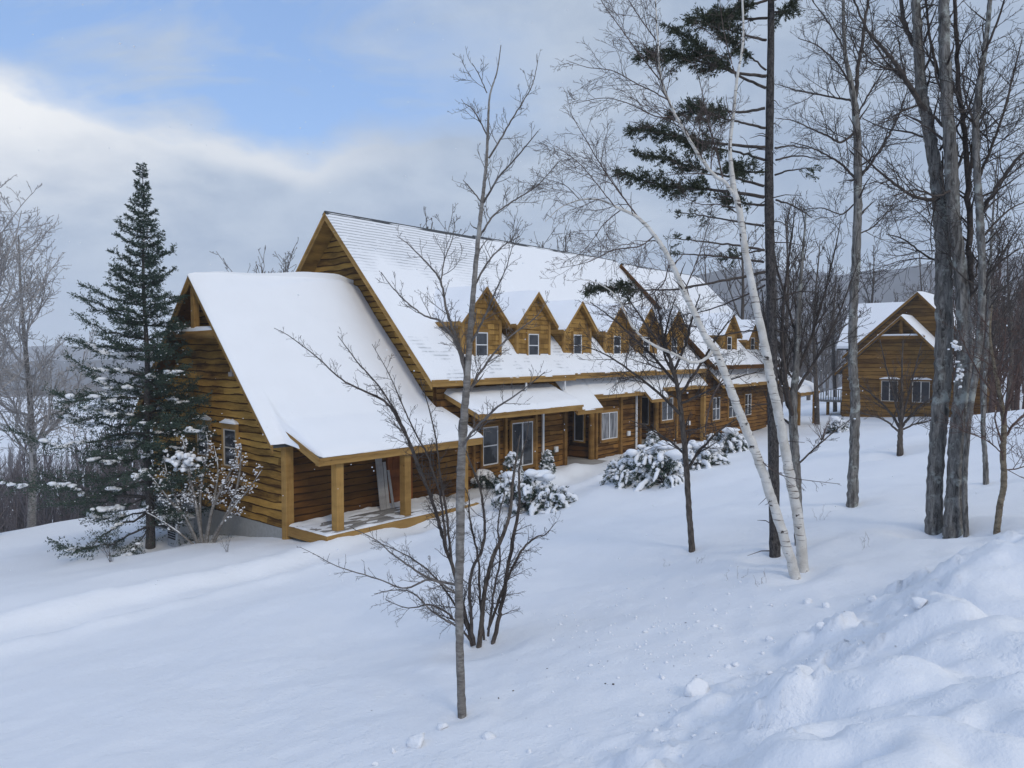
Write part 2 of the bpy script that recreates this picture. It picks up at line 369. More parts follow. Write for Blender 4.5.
m, t, b = material('bark_birch')
c = t.n('ShaderNodeTexCoord').outputs['Object']
n = t.noise(t.mapping(c, (3, 3, 34)), 1.3, 4, 0.6); n2_ = t.noise(c, 6, 5, 0.7); n3_ = t.noise(t.mapping(c, (9, 9, 12)), 1.0, 3, 0.6)
colb = t.mix(t.ramp(n2_, [(0.35, (0, 0, 0)), (0.7, (1, 1, 1))]), (0.50, 0.47, 0.42), (0.74, 0.72, 0.68))
colb = t.mix(t.ramp(n, [(0.60, (0, 0, 0)), (0.66, (1, 1, 1))]), colb, (0.13, 0.10, 0.085))
colb = t.mix(t.ramp(n3_, [(0.63, (0, 0, 0)), (0.68, (1, 1, 1))]), colb, (0.06, 0.05, 0.045))
lk(t, colb, b.inputs['Base Color']); b.inputs['Roughness'].default_value = 0.7; b.inputs['Specular IOR Level'].default_value = 0.25
bump(t, b, n, 0.3, 0.01); M['bark_birch'] = m
def mk_leaf(name, c1, c2):
    m, t, b = material(name)
    c = t.n('ShaderNodeTexCoord').outputs['Object']
    at_ = t.n('ShaderNodeAttribute'); at_.attribute_name = 'tone'
    f = t.math('MULTIPLY_ADD', at_.outputs['Fac'], 0.6, t.math('MULTIPLY', t.noise(c, 1.6, 3), 0.45))
    lk(t, t.mix(f, c1, c2), b.inputs['Base Color']); b.inputs['Roughness'].default_value = 0.7; b.inputs['Specular IOR Level'].default_value = 0.25
    return m
M['needle'] = mk_leaf('needle', (0.016, 0.032, 0.022), (0.076, 0.110, 0.080))
M['needle_dark'] = mk_leaf('needle_dark', (0.018, 0.028, 0.018), (0.085, 0.095, 0.058))
def mk_hill(name, c1, c2, c3, sc_):
    m, t, b = material(name)
    c = t.n('ShaderNodeTexCoord').outputs['Object']
    a = t.noise(c, sc_, 6, 0.7); v = t.noise(c, sc_ * 9, 4, 0.7)
    col = t.mix(t.ramp(a, [(0.45, (0, 0, 0)), (0.62, (1, 1, 1))]), t.mix(v, c1, c2), c3)
    lk(t, col, b.inputs['Base Color']); b.inputs['Roughness'].default_value = 1.0; b.inputs['Specular IOR Level'].default_value = 0.0
    return m
M['hill'] = mk_hill('hill', (0.03, 0.03, 0.034), (0.09, 0.085, 0.09), (0.11, 0.11, 0.12), 0.006)

# ------------------------------------------------------------------ mesh helpers
class MB:
    def __init__(s): s.v = []; s.f = []; s.m = []; s.t = []
    def quad(s, pts, mi=0, tone=0.5):
        n = len(s.v); s.v.extend([tuple(p) for p in pts]); s.f.append(tuple(range(n, n + len(pts)))); s.m.append(mi); s.t.append(tone)
    def box(s, x0, x1, y0, y1, z0, z1, mi=0, tone=0.5):
        x0, x1 = sorted((x0, x1)); y0, y1 = sorted((y0, y1)); z0, z1 = sorted((z0, z1))
        n = len(s.v)
        s.v += [(x0, y0, z0), (x1, y0, z0), (x1, y1, z0), (x0, y1, z0), (x0, y0, z1), (x1, y0, z1), (x1, y1, z1), (x0, y1, z1)]
        for q in ((0, 3, 2, 1), (4, 5, 6, 7), (0, 1, 5, 4), (1, 2, 6, 5), (2, 3, 7, 6), (3, 0, 4, 7)):
            s.f.append(tuple(n + i for i in q)); s.m.append(mi); s.t.append(tone)
    def slab(s, prof, s0, s1, th, mi=0, tone=0.5, axis='x', bot=None):
        """profile [(t,z)...] = top line, extruded s0..s1, vertical thickness th"""
        n = len(s.v); k = len(prof)
        def P(a, b, z): return (a, b, z) if axis == 'x' else (b, a, z)
        for q in (s0, s1):
            for (a, z) in prof: s.v.append(P(q, a, z))
            for (a, z) in prof: s.v.append(P(q, a, z - th))
        def F(*q): s.f.append(tuple(n + i for i in q)); s.m.append(mi); s.t.append(tone)
        for i in range(k - 1):
            F(i, i + 1, 2 * k + i + 1, 2 * k + i); F(k + i, 3 * k + i, 3 * k + i + 1, k + i + 1)
            if bot is not None: s.m[-1] = bot
            F(i, k + i, k + i + 1, i + 1); F(2 * k + i, 2 * k + i + 1, 3 * k + i + 1, 3 * k + i)
        F(0, 2 * k, 3 * k, k); F(k - 1, 2 * k - 1, 4 * k - 1, 3 * k - 1)
    def grid(s, P, mi=0, tone=0.5, flip=False):
        a, b = P.shape[:2]; n = len(s.v); s.v.extend(map(tuple, P.reshape(-1, 3)))
        for i in range(a - 1):
            for j in range(b - 1):
                q = (n + i * b + j, n + (i + 1) * b + j, n + (i + 1) * b + j + 1, n + i * b + j + 1)
                s.f.append(q[::-1] if flip else q); s.m.append(mi); s.t.append(tone)
    def sheet(s, P, Bt, mi=0):
        """closed sheet between top grid P and bottom grid Bt"""
        a, b = P.shape[:2]; s.grid(P, mi); s.grid(Bt, mi, flip=True)
        n = len(s.v)
        def edge(T_, B_):
            k = len(T_); nn = len(s.v); s.v.extend(map(tuple, T_)); s.v.extend(map(tuple, B_))
            for i in range(k - 1): s.f.append((nn + i, nn + i + 1, nn + k + i + 1, nn + k + i)); s.m.append(mi); s.t.append(0.5)
        edge(P[0], Bt[0]); edge(P[-1], Bt[-1]); edge(P[:, 0], Bt[:, 0]); edge(P[:, -1], Bt[:, -1])
    def build(s, name, mats, parent=None, smooth=False, bevel=0):
        return mesh(name, np.array(s.v, dtype=np.float32), s.f, mats, parent, smooth, s.m, s.t, bevel)

def mesh(name, V, Fs, mats, parent=None, smooth=False, mi=None, tone=None, bevel=0):
    me = bpy.data.meshes.new(name)
    if isinstance(Fs, np.ndarray):
        nf, k = Fs.shape
        me.vertices.add(len(V)); me.vertices.foreach_set('co', np.asarray(V, np.float32).ravel())
        me.loops.add(nf * k); me.loops.foreach_set('vertex_index', Fs.astype(np.int32).ravel())
        me.polygons.add(nf); me.polygons.foreach_set('loop_start', np.arange(0, nf * k, k, dtype=np.int32))
        me.update(calc_edges=True)
    else:
        me.from_pydata([tuple(map(float, v)) for v in V], [], Fs)
    if not isinstance(mats, (list, tuple)): mats = [mats]
    for m_ in mats: me.materials.append(m_)
    if mi is not None and len(mats) > 1: me.polygons.foreach_set('material_index', np.array(mi, np.int32))
    if tone is not None:
        a = me.attributes.new('tone', 'FLOAT', 'FACE'); a.data.foreach_set('value', np.array(tone, np.float32))
    me.polygons.foreach_set('use_smooth', np.full(len(me.polygons), smooth, dtype=bool))
    me.update()
    o = bpy.data.objects.new(name, me); COL.objects.link(o)
    if parent is not None: o.parent = parent
    if bevel:
        md = o.modifiers.new('bevel', 'BEVEL'); md.width = bevel; md.segments = 1; md.limit_method = 'ANGLE'
    return o

def tag(o, label=None, cat=None, group=None, kind=None):
    for k, v in (('label', label), ('category', cat), ('group', group), ('kind', kind)):
        if v: o[k] = v
    return o
def empty(name, loc, rz=0.0, label=None, cat=None, group=None):
    o = bpy.data.objects.new(name, None); COL.objects.link(o); o.empty_display_size = 0.3
    o.location = tuple(loc); o.rotation_euler = (0, 0, rz); return tag(o, label, cat, group)
def copy_tree(o, parent=None):
    c_ = o.copy(); COL.objects.link(c_); c_.parent = parent
    for ch in [k for k in bpy.data.objects if k.parent == o]: copy_tree(ch, c_)
    return c_

class Tubes:
    """many tapering tubes in one mesh (numpy)"""
    def __init__(s): s.V = []; s.F = []; s.T = []; s.n = 0
    def add(s, P, rad, k=5, tone=0.5, cap=True):
        P = np.asarray(P, float); rad = np.asarray(rad, float); m_ = len(P)
        tn = np.gradient(P, axis=0); tn /= np.linalg.norm(tn, axis=1)[:, None] + 1e-9
        ref = np.array([0.31, 0.87, 0.12]) if abs(tn[0, 2]) > 0.6 else np.array([0.05, 0.1, 1.0])
        a = np.cross(tn, ref); a /= np.linalg.norm(a, axis=1)[:, None] + 1e-9
        b_ = np.cross(tn, a)
        th = np.arange(k) * 2 * math.pi / k
        ring = P[:, None, :] + rad[:, None, None] * (np.cos(th)[None, :, None] * a[:, None, :] + np.sin(th)[None, :, None] * b_[:, None, :])
        s.V.append(ring.reshape(-1, 3))
        i = np.arange(m_ - 1)[:, None] * k; j = np.arange(k)[None, :]; j2 = (j + 1) % k
        f = np.stack([i + j, i + j2, i + k + j2, i + k + j], -1).reshape(-1, 4) + s.n
        s.F.append(f); s.n += m_ * k
    def leaf(s, p, d, w, L, side, tone=0.5):
        """diamond blade"""
        p = np.asarray(p, float); mid = p + d * L * 0.45
        s.V.append(np.array([p, mid + side * w, p + d * L, mid - side * w])); s.F.append(np.array([[s.n, s.n + 1, s.n + 2, s.n + 3]])); s.n += 4
        s.T.append(tone)
    def leaves(s, p, d, w, L, side, tone):
        """arrays of diamond blades"""
        mid = p + d * (L * 0.45)[:, None]; k = len(p)
        v = np.stack([p, mid + side * w[:, None], p + d * L[:, None], mid - side * w[:, None]], 1).reshape(-1, 3)
        s.V.append(v); s.F.append(np.arange(k * 4).reshape(-1, 4) + s.n); s.n += k * 4; s.T.extend(list(tone))
    def build(s, name, mat, parent=None, smooth=True, off=(0, 0, 0)):
        if not s.V: return None
        V = np.vstack(s.V) - np.asarray(off, float)[None, :]; F = np.vstack(s.F)
        return mesh(name, V, F, mat, parent, smooth, None, s.T if len(s.T) == len(F) else None)

def nrm(v): return v / (np.linalg.norm(v) + 1e-9)
def rdir(rng): return nrm(rng.normal(size=3))

# ------------------------------------------------------------------ the ground
def axis_coords(n, k, c0, lo, hi_):
    i = np.arange(-n, n + 1); a = 0.036 / k
    v = a * np.sinh(k * i) + c0
    return v[(v > lo) & (v < hi_)]
gx = axis_coords(440, 0.0178, 1.6, -1500, 1500); gy = axis_coords(440, 0.0178, 3.0, -6, 1650)
X, Y = np.meshgrid(gx, gy, indexing='ij')
Z = terrain(X, Y)
V = np.stack([X, Y, Z], -1).reshape(-1, 3); a_, b_n = X.shape
ii, jj = np.meshgrid(np.arange(a_ - 1), np.arange(b_n - 1), indexing='ij')
q0 = (ii * b_n + jj).ravel(); Fq = np.stack([q0, q0 + b_n, q0 + b_n + 1, q0 + 1], -1)
g = mesh('snowy_ground', V, Fq, M['snow_ground'], None, True); tag(g, kind='structure')

def ridge(name, pts, depth, seed, mat, lab=None):
    """a long wooded hill: crest polyline [(x,y,z)], falling on both sides"""
    pts = np.array(pts, float); n = 160; kk = np.linspace(0, len(pts) - 1, n)
    P = np.stack([np.interp(kk, np.arange(len(pts)), pts[:, c_]) for c_ in range(3)], -1)
    prof = np.linspace(-1, 1, 25); G = np.zeros((n, 25, 3))
    dirs = nrm(np.array([P[-1, 1] - P[0, 1], -(P[-1, 0] - P[0, 0]), 0]))
    for j, u in enumerate(prof):
        h = (1 - abs(u)) ** 1.2
        G[:, j, :2] = P[:, :2] + dirs[:2] * u * depth
        G[:, j, 2] = -60 + (P[:, 2] + 60) * h + (fbm(P[:, 0] / 130 + seed, P[:, 1] / 130 + u * 5, 5, seed) - 0.5) * 0.16 * (P[:, 2] + 60) * (0.25 + h)
    mb = MB(); mb.grid(G); o = mb.build(name, mat, None, True); tag(o, kind='structure'); return o
ridge('far_hills', [at(-500, 352, 1420), at(-100, 349, 1420), at(150, 346, 1420), at(420, 344, 1420), at(700, 340, 1420)], 180, 3, M['hill'])
ridge('wooded_hill', [at(-450, 364, 850), at(-60, 362, 850), at(60, 361, 850), at(170, 360, 850), at(360, 360, 850), at(520, 352, 850)], 240, 5, M['hill'])
ridge('mountain', [at(430, 345, 900), at(560, 312, 860), at(640, 284, 820), at(740, 272, 800), at(850, 279, 780), at(940, 266, 780), at(1060, 255, 780), at(1250, 235, 780)], 340, 9, M['hill'])


# ------------------------------------------------------------------ building helpers (local axes: x along the front, y into the house, z up)
rngs = random.Random(5)
def obox(mb, O, U, N, u0, u1, n0, n1, z0, z1, mi=0, tone=0.5):
    n = len(mb.v)
    for zz in (z0, z1):
        for (u, k) in ((u0, n0), (u1, n0), (u1, n1), (u0, n1)):
            mb.v.append((O[0] + U[0] * u + N[0] * k, O[1] + U[1] * u + N[1] * k, O[2] + zz))
    fl = [(0, 3, 2, 1), (4, 5, 6, 7), (0, 1, 5, 4), (1, 2, 6, 5), (2, 3, 7, 6), (3, 0, 4, 7)]
    if U[0] * N[1] - U[1] * N[0] < 0: fl = [q[::-1] for q in fl]
    for q in fl: mb.f.append(tuple(n + i for i in q)); mb.m.append(mi); mb.t.append(tone)

def siding(mb, O, U, N, z0, z1, rng_fn, course=0.27, wav=0.035, step=0.22, proud=0.05, mi=0, plank=(2.6, 5.0), holes=(), edge=0.042):
    """live-edge lap siding: every course a strip with a wavy lower edge standing proud of the one below"""
    z = z0; row = 0
    while z < z1 - 0.02:
        ch = course * rngs.uniform(0.86, 1.14); top = min(z + ch, z1)
        a0, b0 = rng_fn(z); a1, b1 = rng_fn(top)
        if b0 - a0 < 0.05: z = top; continue
        if b1 - a1 < 0.03: m_ = (a1 + b1) / 2; a1, b1 = m_ - 0.015, m_ + 0.015
        n = max(3, int((b0 - a0) / step) + 1); w = np.linspace(0, 1, n)
        ub = a0 + (b0 - a0) * w; ut = a1 + (b1 - a1) * w
        ph = rngs.uniform(0, 90)
        wv = wav * ((fbm(ub / 0.9 + ph, ub * 0 + row * 3.1, 3, 4) - 0.5) * 3.4)
        nxt = top + 0.05 if top < z1 - 0.01 else top
        tone = rngs.random(); nextb = a0 + rngs.uniform(*plank) * rngs.random()
        for i in range(n - 1):
            if ub[i] > nextb: tone = rngs.random(); nextb = ub[i] + rngs.uniform(*plank)
            um = (ub[i] + ub[i + 1]) / 2
            if any(h[0] < um < h[1] and z > h[2] - 0.05 and top < h[3] + 0.05 for h in holes): continue
            pr = proud * (1 + 0.25 * math.sin(ph + row))
            def pt(u, k, zz): return (O[0] + U[0] * u + N[0] * k, O[1] + U[1] * u + N[1] * k, O[2] + zz)
            eh = edge * (0.7 + 0.6 * math.sin(ub[i] * 2.1 + ph) ** 2)
            A_ = pt(ub[i], pr, z + wv[i]); B_ = pt(ub[i + 1], pr, z + wv[i + 1]); C_ = pt(ut[i + 1], 0.008, nxt); D_ = pt(ut[i], 0.008, nxt)
            E_ = pt(ub[i], 0.0, z + wv[i]); G_ = pt(ub[i + 1], 0.0, z + wv[i + 1])
            if edge:
                A2 = pt(ub[i], pr - 0.006, z + wv[i] + eh); B2 = pt(ub[i + 1], pr - 0.006, z + wv[i + 1] + eh)
                A3 = pt(ub[i], pr * 0.72, z + wv[i]); B3 = pt(ub[i + 1], pr * 0.72, z + wv[i + 1])
                mb.quad((A3, B3, B2, A2), mi, -0.9); mb.quad((E_, G_, B3, A3), mi, -0.9); mb.quad((A2, B2, C_, D_), mi, tone)  # dark lower strip: bark edge plus a painted shadow gap under each course
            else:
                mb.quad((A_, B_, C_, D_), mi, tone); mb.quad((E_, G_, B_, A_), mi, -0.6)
        z = top; row += 1

def window(parent, O, U, N, w, h, casing='trim', sash='sash', glass='glass', nv=0, nh=0, cap=False, cw=0.10, proud=0.05, name='window', label=None, head=0.0):
    mb = MB()
    obox(mb, O, U, N, -w / 2 - cw, -w / 2, 0, proud + 0.03, -h / 2 - cw, h / 2 + cw + head, 0, rngs.random())
    obox(mb, O, U, N, w / 2, w / 2 + cw, 0, proud + 0.03, -h / 2 - cw, h / 2 + cw + head, 0, rngs.random())
    obox(mb, O, U, N, -w / 2, w / 2, 0, proud + 0.028, h / 2, h / 2 + cw + head, 0, rngs.random())
    obox(mb, O, U, N, -w / 2, w / 2, 0, proud + 0.045, -h / 2 - cw, -h / 2, 0, rngs.random())
    win = mb.build(name, M[casing], parent)
    if label: win['label'] = label
    mb = MB(); b_ = 0.045
    obox(mb, O, U, N, -w / 2, -w / 2 + b_, 0.012, proud + 0.012, -h / 2, h / 2); obox(mb, O, U, N, w / 2 - b_, w / 2, 0.012, proud + 0.012, -h / 2, h / 2)
    obox(mb, O, U, N, -w / 2 + b_, w / 2 - b_, 0.012, proud + 0.012, -h / 2, -h / 2 + b_); obox(mb, O, U, N, -w / 2 + b_, w / 2 - b_, 0.012, proud + 0.012, h / 2 - b_, h / 2)
    for i in range(nv):
        u = -w / 2 + w * (i + 1) / (nv + 1); obox(mb, O, U, N, u - 0.035, u + 0.035, 0.012, proud + 0.010, -h / 2 + b_, h / 2 - b_)
    for i in range(nh):
        z_ = -h / 2 + h * (i + 1) / (nh + 1); obox(mb, O, U, N, -w / 2 + b_, w / 2 - b_, 0.012, proud + 0.006, z_ - 0.022, z_ + 0.022)
    mb.build('window_frame', M[sash], win)
    mb = MB(); obox(mb, O, U, N, -w / 2 + 0.01, w / 2 - 0.01, 0.0, proud - 0.012, -h / 2 + 0.01, h / 2 - 0.01); mb.build('window_pane', M[glass], win)
    if cap:
        n = 9; P = np.zeros((n, 5, 3)); Bt = np.zeros((n, 5, 3))
        for i, u in enumerate(np.linspace(-w / 2 - cw, w / 2 + cw, n)):
            for j, k in enumerate(np.linspace(0.0, proud + 0.10, 5)):
                e = min(1, min(i, n - 1 - i) / 1.5) * min(1, (4 - j) / 1.5 + 0.25)
                base = (O[0] + U[0] * u + N[0] * k, O[1] + U[1] * u + N[1] * k, O[2] + h / 2 + cw + head)
                P[i, j] = (base[0], base[1], base[2] + 0.04 + 0.10 * e * (0.8 + 0.4 * rngs.random())); Bt[i, j] = (base[0], base[1], base[2] + 0.004)
        mb = MB(); mb.sheet(P, Bt); mb.build('snow_cap', M['snow_roof'], win, True)
    return win

def snow_sheet(name, parent, s0, s1, prof_fn, thick_fn, mat='snow_roof', ns=60, nq=40, edge=0.22, over=0.05, open_edges=''):
    """snow lying on a roof: prof_fn(s) -> polyline [(y,z)...] from the top down; rounded at its edges"""
    S = np.linspace(s0, s1, ns); P = np.zeros((ns, nq, 3)); Bt = np.zeros((ns, nq, 3))
    for i, s in enumerate(S):
        pr = np.array(prof_fn(s), float); L = np.r_[0, np.cumsum(np.hypot(*np.diff(pr, axis=0).T))]
        q = np.linspace(0, L[-1], nq); yy = np.interp(q, L, pr[:, 0]); zz = np.interp(q, L, pr[:, 1])
        for j in range(nq):
            d = 9.0
            if 'l' not in open_edges: d = min(d, s - s0)
            if 'r' not in open_edges: d = min(d, s1 - s)
            if 'b' not in open_edges: d = min(d, L[-1] - q[j])
            if 't' not in open_edges: d = min(d, q[j])
            e = 1.0 if d >= edge else math.sqrt(max(0.0, 1 - (1 - d / edge) ** 2)) * 0.82 + 0.18 * d / edge
            th = thick_fn(s, q[j], L[-1]); wb = (float(fbm(np.array(s / 0.55), np.array(s0 + 3.3), 3, 91)) - 0.42) * 0.16 * max(0.0, 1 - (L[-1] - q[j]) / 0.3) if 'b' not in open_edges else 0.0
            P[i, j] = (s, yy[j] - wb * np.sign(pr[0, 0] - pr[-1, 0]), zz[j] + 0.012 + th * (0.12 + 0.88 * e) - max(wb, 0) * 0.35); Bt[i, j] = (s, yy[j], zz[j] + 0.003)
    mb = MB(); mb.sheet(P, Bt); return mb.build(name, M[mat], parent, True)

UX = (1, 0); NF = (0, -1); NL = (-1, 0); UY = (0, 1)

# ------------------------------------------------------------------ the lodge
lodge = empty('lodge', P0, ROTZ, 'long golden brown timber lodge with a row of gabled dormers and a covered porch', 'lodge')

# ---- near wing (one storey and loft) with its porch
WR = (4.6, 8.20); sl = 1.07
def wing_z(y): return WR[1] - sl * abs(y - WR[0])
def wing_rng(z):
    h = (WR[1] - 0.22 - z) / sl; return max(0.02, WR[0] - h), min(9.18, WR[0] + h)
mb = MB(); mb.box(0, 6.2, 0.02, 9.18, -2.4, 0.22); mb.build('foundation', M['concrete'], lodge)
mb = MB()
n0 = len(mb.v); prof = [(0.05, 0.2), (9.15, 0.2), (9.15, 3.0), (4.6, 7.85), (0.05, 2.95)]
for xx in (0.06, 6.2): mb.v += [(xx, y, z) for y, z in prof]
mb.f += [(4, 3, 2, 1, 0), (5, 6, 7, 8, 9)] + [(i, (i + 1) % 5, 5 + (i + 1) % 5, 5 + i) for i in range(5)]; mb.m += [1] * 7; mb.t += [0.2] * 7
siding(mb, (0.055, 0, 0), (0, 1), NL, -0.02, WR[1] - 0.3, wing_rng, 0.235, 0.034)
mb.build('wall', [M['siding'], M['siding_dark']], lodge)
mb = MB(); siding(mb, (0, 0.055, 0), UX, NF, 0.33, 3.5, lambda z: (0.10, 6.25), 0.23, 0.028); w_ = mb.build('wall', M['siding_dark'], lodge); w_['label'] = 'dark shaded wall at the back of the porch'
def post(x, y, z0, z1, w=0.26, mat='trim_v', name='post'):
    mb = MB(); mb.box(x - w / 2, x + w / 2, y - w / 2, y + w / 2, z0, z1, 0, rngs.random()); return mb.build(name, M[mat], lodge, bevel=0.012)
post(0.06, 0.03, -0.25, 3.0, 0.27, name='corner_post')
# roof of the wing, with fascia boards and snow
WE = -0.30
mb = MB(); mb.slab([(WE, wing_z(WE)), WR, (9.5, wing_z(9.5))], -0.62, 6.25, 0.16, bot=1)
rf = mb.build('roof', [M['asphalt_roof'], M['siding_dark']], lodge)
mb = MB()
for k, (ds, top, th) in enumerate(((0.0, -0.03, 0.25), (0.035, 0.012, 0.10))):
    for prof in ([(WE - 0.02, wing_z(WE - 0.02) + top), (WR[0], WR[1] + top)], [(WR[0], WR[1] + top), (9.5, wing_z(9.5) + top)]):
        mb.slab(prof, -0.66 - ds, -0.62 - ds, th, 0, rngs.random())
mb.build('fascia', M['trim'], rf)
PK = (0.15, wing_z(0.15)); PE = (-1.90, 2.60)
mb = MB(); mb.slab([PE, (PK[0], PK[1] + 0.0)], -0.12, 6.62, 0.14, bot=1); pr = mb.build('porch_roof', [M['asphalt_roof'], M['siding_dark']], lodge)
mb = MB()
mb.box(-0.13, 6.63, PE[0] - 0.045, PE[0], PE[1] - 0.23, PE[1] - 0.02, 0, 0.6); mb.box(-0.15, 6.65, PE[0] - 0.075, PE[0] - 0.045, PE[1] - 0.09, PE[1] + 0.0, 0, 0.4)
mb.slab([(PE[0] - 0.04, PE[1] - 0.02), (-0.1, PK[1] - 0.13)], -0.165, -0.12, 0.22, 0, 0.7); mb.slab([(PE[0] - 0.06, PE[1] + 0.01), (-0.1, PK[1] - 0.1)], -0.19, -0.165, 0.09, 0, 0.3)
mb.slab([(PE[0] - 0.04, PE[1] - 0.02), (-0.02, PK[1] - 0.13)], 6.62, 6.665, 0.22, 0, 0.7)
mb.build('fascia', M['trim'], pr)
mb = MB(); mb.box(0.0, 6.5, -1.76, -1.52, 2.33, 2.55); mb.build('porch_beam', M['trim'], lodge)
def wing_prof(s):
    k = float(ss(s, -0.24, -0.06))
    a = [(WR[0] + 0.0, WR[1]), (PK[0] + 0.35, wing_z(PK[0] + 0.35)), (PK[0] - 0.25, None), (0, None)]
    e1 = np.array([WE - 0.05, wing_z(WE - 0.05)]); e2 = np.array([PE[0] - 0.05, PE[1]])
    e = e1 * (1 - k) + e2 * k
    kk = 0.05 + np.array([0, 0])[0]
    mid = np.array([0.0, wing_z(0.0)]) * (1 - k) + np.array([-0.2, PK[1] - 0.15]) * k
    return [a[0], a[1], tuple(mid), tuple(e)]
def wing_thick(s, q, L):
    dr = float(ss(s, -0.5, 5.2)); base = 0.24 + 0.10 * float(fbm(np.array(s / 2.2), np.array(q / 2.2), 3, 61))
    base += 0.24 * dr * float(ss(q, 3.2, 0.0)) * float(ss(s, 6.05, 5.2))       # drifted deeper along the ridge towards the tall wall
    base *= 0.55 + 0.45 * float(ss(s, -0.6, 0.6))
    base += 0.05 * math.exp(-((s - 5.8) / 0.25) ** 2) * float(fbm(np.array(q / 0.35), np.array(1.0), 2, 7)) 
    base *= 0.45 + 0.55 * float(ss(q, 0.0, 1.4 - 0.9 * dr)) + 0.1 * dr
    base *= 0.6 + 0.4 * float(ss(L - q, 0.0, 1.5))
    return base
snow_sheet('snow', rf, -0.72, 6.08, wing_prof, wing_thick, ns=90, nq=70, edge=0.26, open_edges='rt')
mb = MB(); snow_sheet('snow', rf, -0.70, 6.08, lambda s: [(WR[0], WR[1]), (9.5, wing_z(9.5))], lambda s, q, L: wing_thick(s, max(0, 0.6 - q), 9) * 0.9, ns=30, nq=20, open_edges='rt')
snow_sheet('snow', pr, 6.06, 6.68, lambda s: [(-0.06, PK[1] - 0.09), (PE[0] - 0.05, PE[1])], lambda s, q, L: 0.26 * (0.6 + 0.4 * float(ss(L - q, 0, 1.5))), ns=12, nq=24, open_edges='lt')
# open timber truss in the gable peak
mb = MB(); mb.box(-0.58, -0.38, 4.49, 4.71, 6.3, 7.82, 0, 0.5); mb.build('king_post', M['trim_v'], lodge, bevel=0.01)
tb = Tubes(); tb.add([(-0.48, 2.78, 6.24), (-0.48, 4.6, 6.22), (-0.48, 6.42, 6.24)], [0.17, 0.165, 0.17], 12); tb_o = tb.build('tie_beam', M['trim'], lodge)
P = np.zeros((14, 5, 3)); Bt = np.zeros((14, 5, 3))
for i, y in enumerate(np.linspace(3.0, 6.0, 14)):
    for j, x in enumerate(np.linspace(-0.60, -0.36, 5)):
        e = min(1, i / 2, (13 - i) / 2) * (1 - ((j - 2) / 2.6) ** 2)
        P[i, j] = (x, y, 6.375 + 0.11 * max(e, 0.0)); Bt[i, j] = (x, y, 6.33)
mb = MB(); mb.sheet(P, Bt); mb.build('snow', M['snow_roof'], tb_o, True)
window(lodge, (0.0, 5.04, 2.58), (0, -1), NL, 0.86, 1.06, 'trim', 'sash', 'glass', 0, 1, True, 0.09, head=0.10)
window(lodge, (0.0, 3.24, 2.46), (0, -1), NL, 0.80, 1.24, 'trim', 'sash', 'glass', 0, 1, True, 0.09, head=0.10)
mb = MB(); mb.box(-0.16, 0.0, 2.68, 2.94, 4.86, 5.1); mb.box(-0.24, -0.16, 2.70, 2.80, 4.84, 4.98); mb.box(-0.24, -0.16, 2.83, 2.93, 4.84, 4.98); mb.build('wall_lamp', M['lamp'], lodge, bevel=0.01)
# porch: deck, posts, door, snow
mb = MB()
y = -2.04
while y < -0.05:
    mb.box(-0.0, 6.25, y, y + 0.135, 0.31, 0.35, 0, rngs.random()); y += 0.145
mb.box(-0.04, 6.29, -2.10, -2.045, 0.06, 0.352, 1, 0.6); mb.box(-0.05, -0.002, -2.045, 0.0, 0.06, 0.352, 1, 0.4); mb.box(6.25, 6.29, -2.045, 0, 0.06, 0.352, 1, 0.4)
mb.box(0.0, 6.25, -2.0, -0.1, 0.02, 0.30, 2)
dk = mb.build('porch_deck', [M['grey_wood'], M['trim'], M['dark']], lodge)
n1_, n2_i = 70, 30; P = np.zeros((n1_, n2_i, 3)); Bt = np.zeros((n1_, n2_i, 3))
for i, x in enumerate(np.linspace(-0.03, 6.27, n1_)):
    for j, y in enumerate(np.linspace(-2.08, -0.03, n2_i)):
        e = max(0.9 * float(ss(y, -0.5, -0.05)), 0.75 * float(ss(y, -1.75, -2.05)), 0.8 * float(ss(x, 0.3, 0.0)), 0.5 * float(ss(x, 3.2, 4.6)))
        h = (float(fbm(np.array(x / 0.5), np.array(y / 0.17), 3, 15)) - 0.56) * 0.13 + 0.085 * e
        ed = min(1, min(i, n1_ - 1 - i) / 1.2, min(j, n2_i - 1 - j + 1.0) / 1.2 )
        P[i, j] = (x, y, 0.352 + h * ed - 0.02 * (1 - ed)); Bt[i, j] = (x, y, 0.325)
mb = MB(); mb.sheet(P, Bt); mb.build('snow', M['snow_roof'], dk, True)
for px_ in (0.68, 3.32, 5.98): post(px_, -1.64, 0.34, 2.42, 0.265)
mb = MB(); obox(mb, (4.45, 0, 0.36), UX, NF, -0.46, 0.46, 0.02, 0.07, 0.0, 2.05, 0, 0.5); obox(mb, (4.45, 0, 0.36), UX, NF, -0.56, -0.46, 0.0, 0.085, 0.0, 2.05, 0, 0.9); obox(mb, (4.45, 0, 0.36), UX, NF, 0.46, 0.56, 0.0, 0.085, 0.0, 2.05, 0, 0.9); obox(mb, (4.45, 0, 0.36), UX, NF, -0.56, 0.56, 0.0, 0.09, 2.05, 2.16, 0, 0.9)
for zz in (0.25, 1.2): obox(mb, (4.45, 0, 0.36), UX, NF, -0.34, 0.34, 0.07, 0.085, zz, zz + 0.7, 0, 0.2)
dr_ = mb.build('door', M['red_wood'], lodge); mb = MB(); obox(mb, (4.45, 0, 0.36), UX, NF, 0.34, 0.40, 0.07, 0.13, 0.98, 1.06); mb.build('door_handle', M['metal'], dr_)

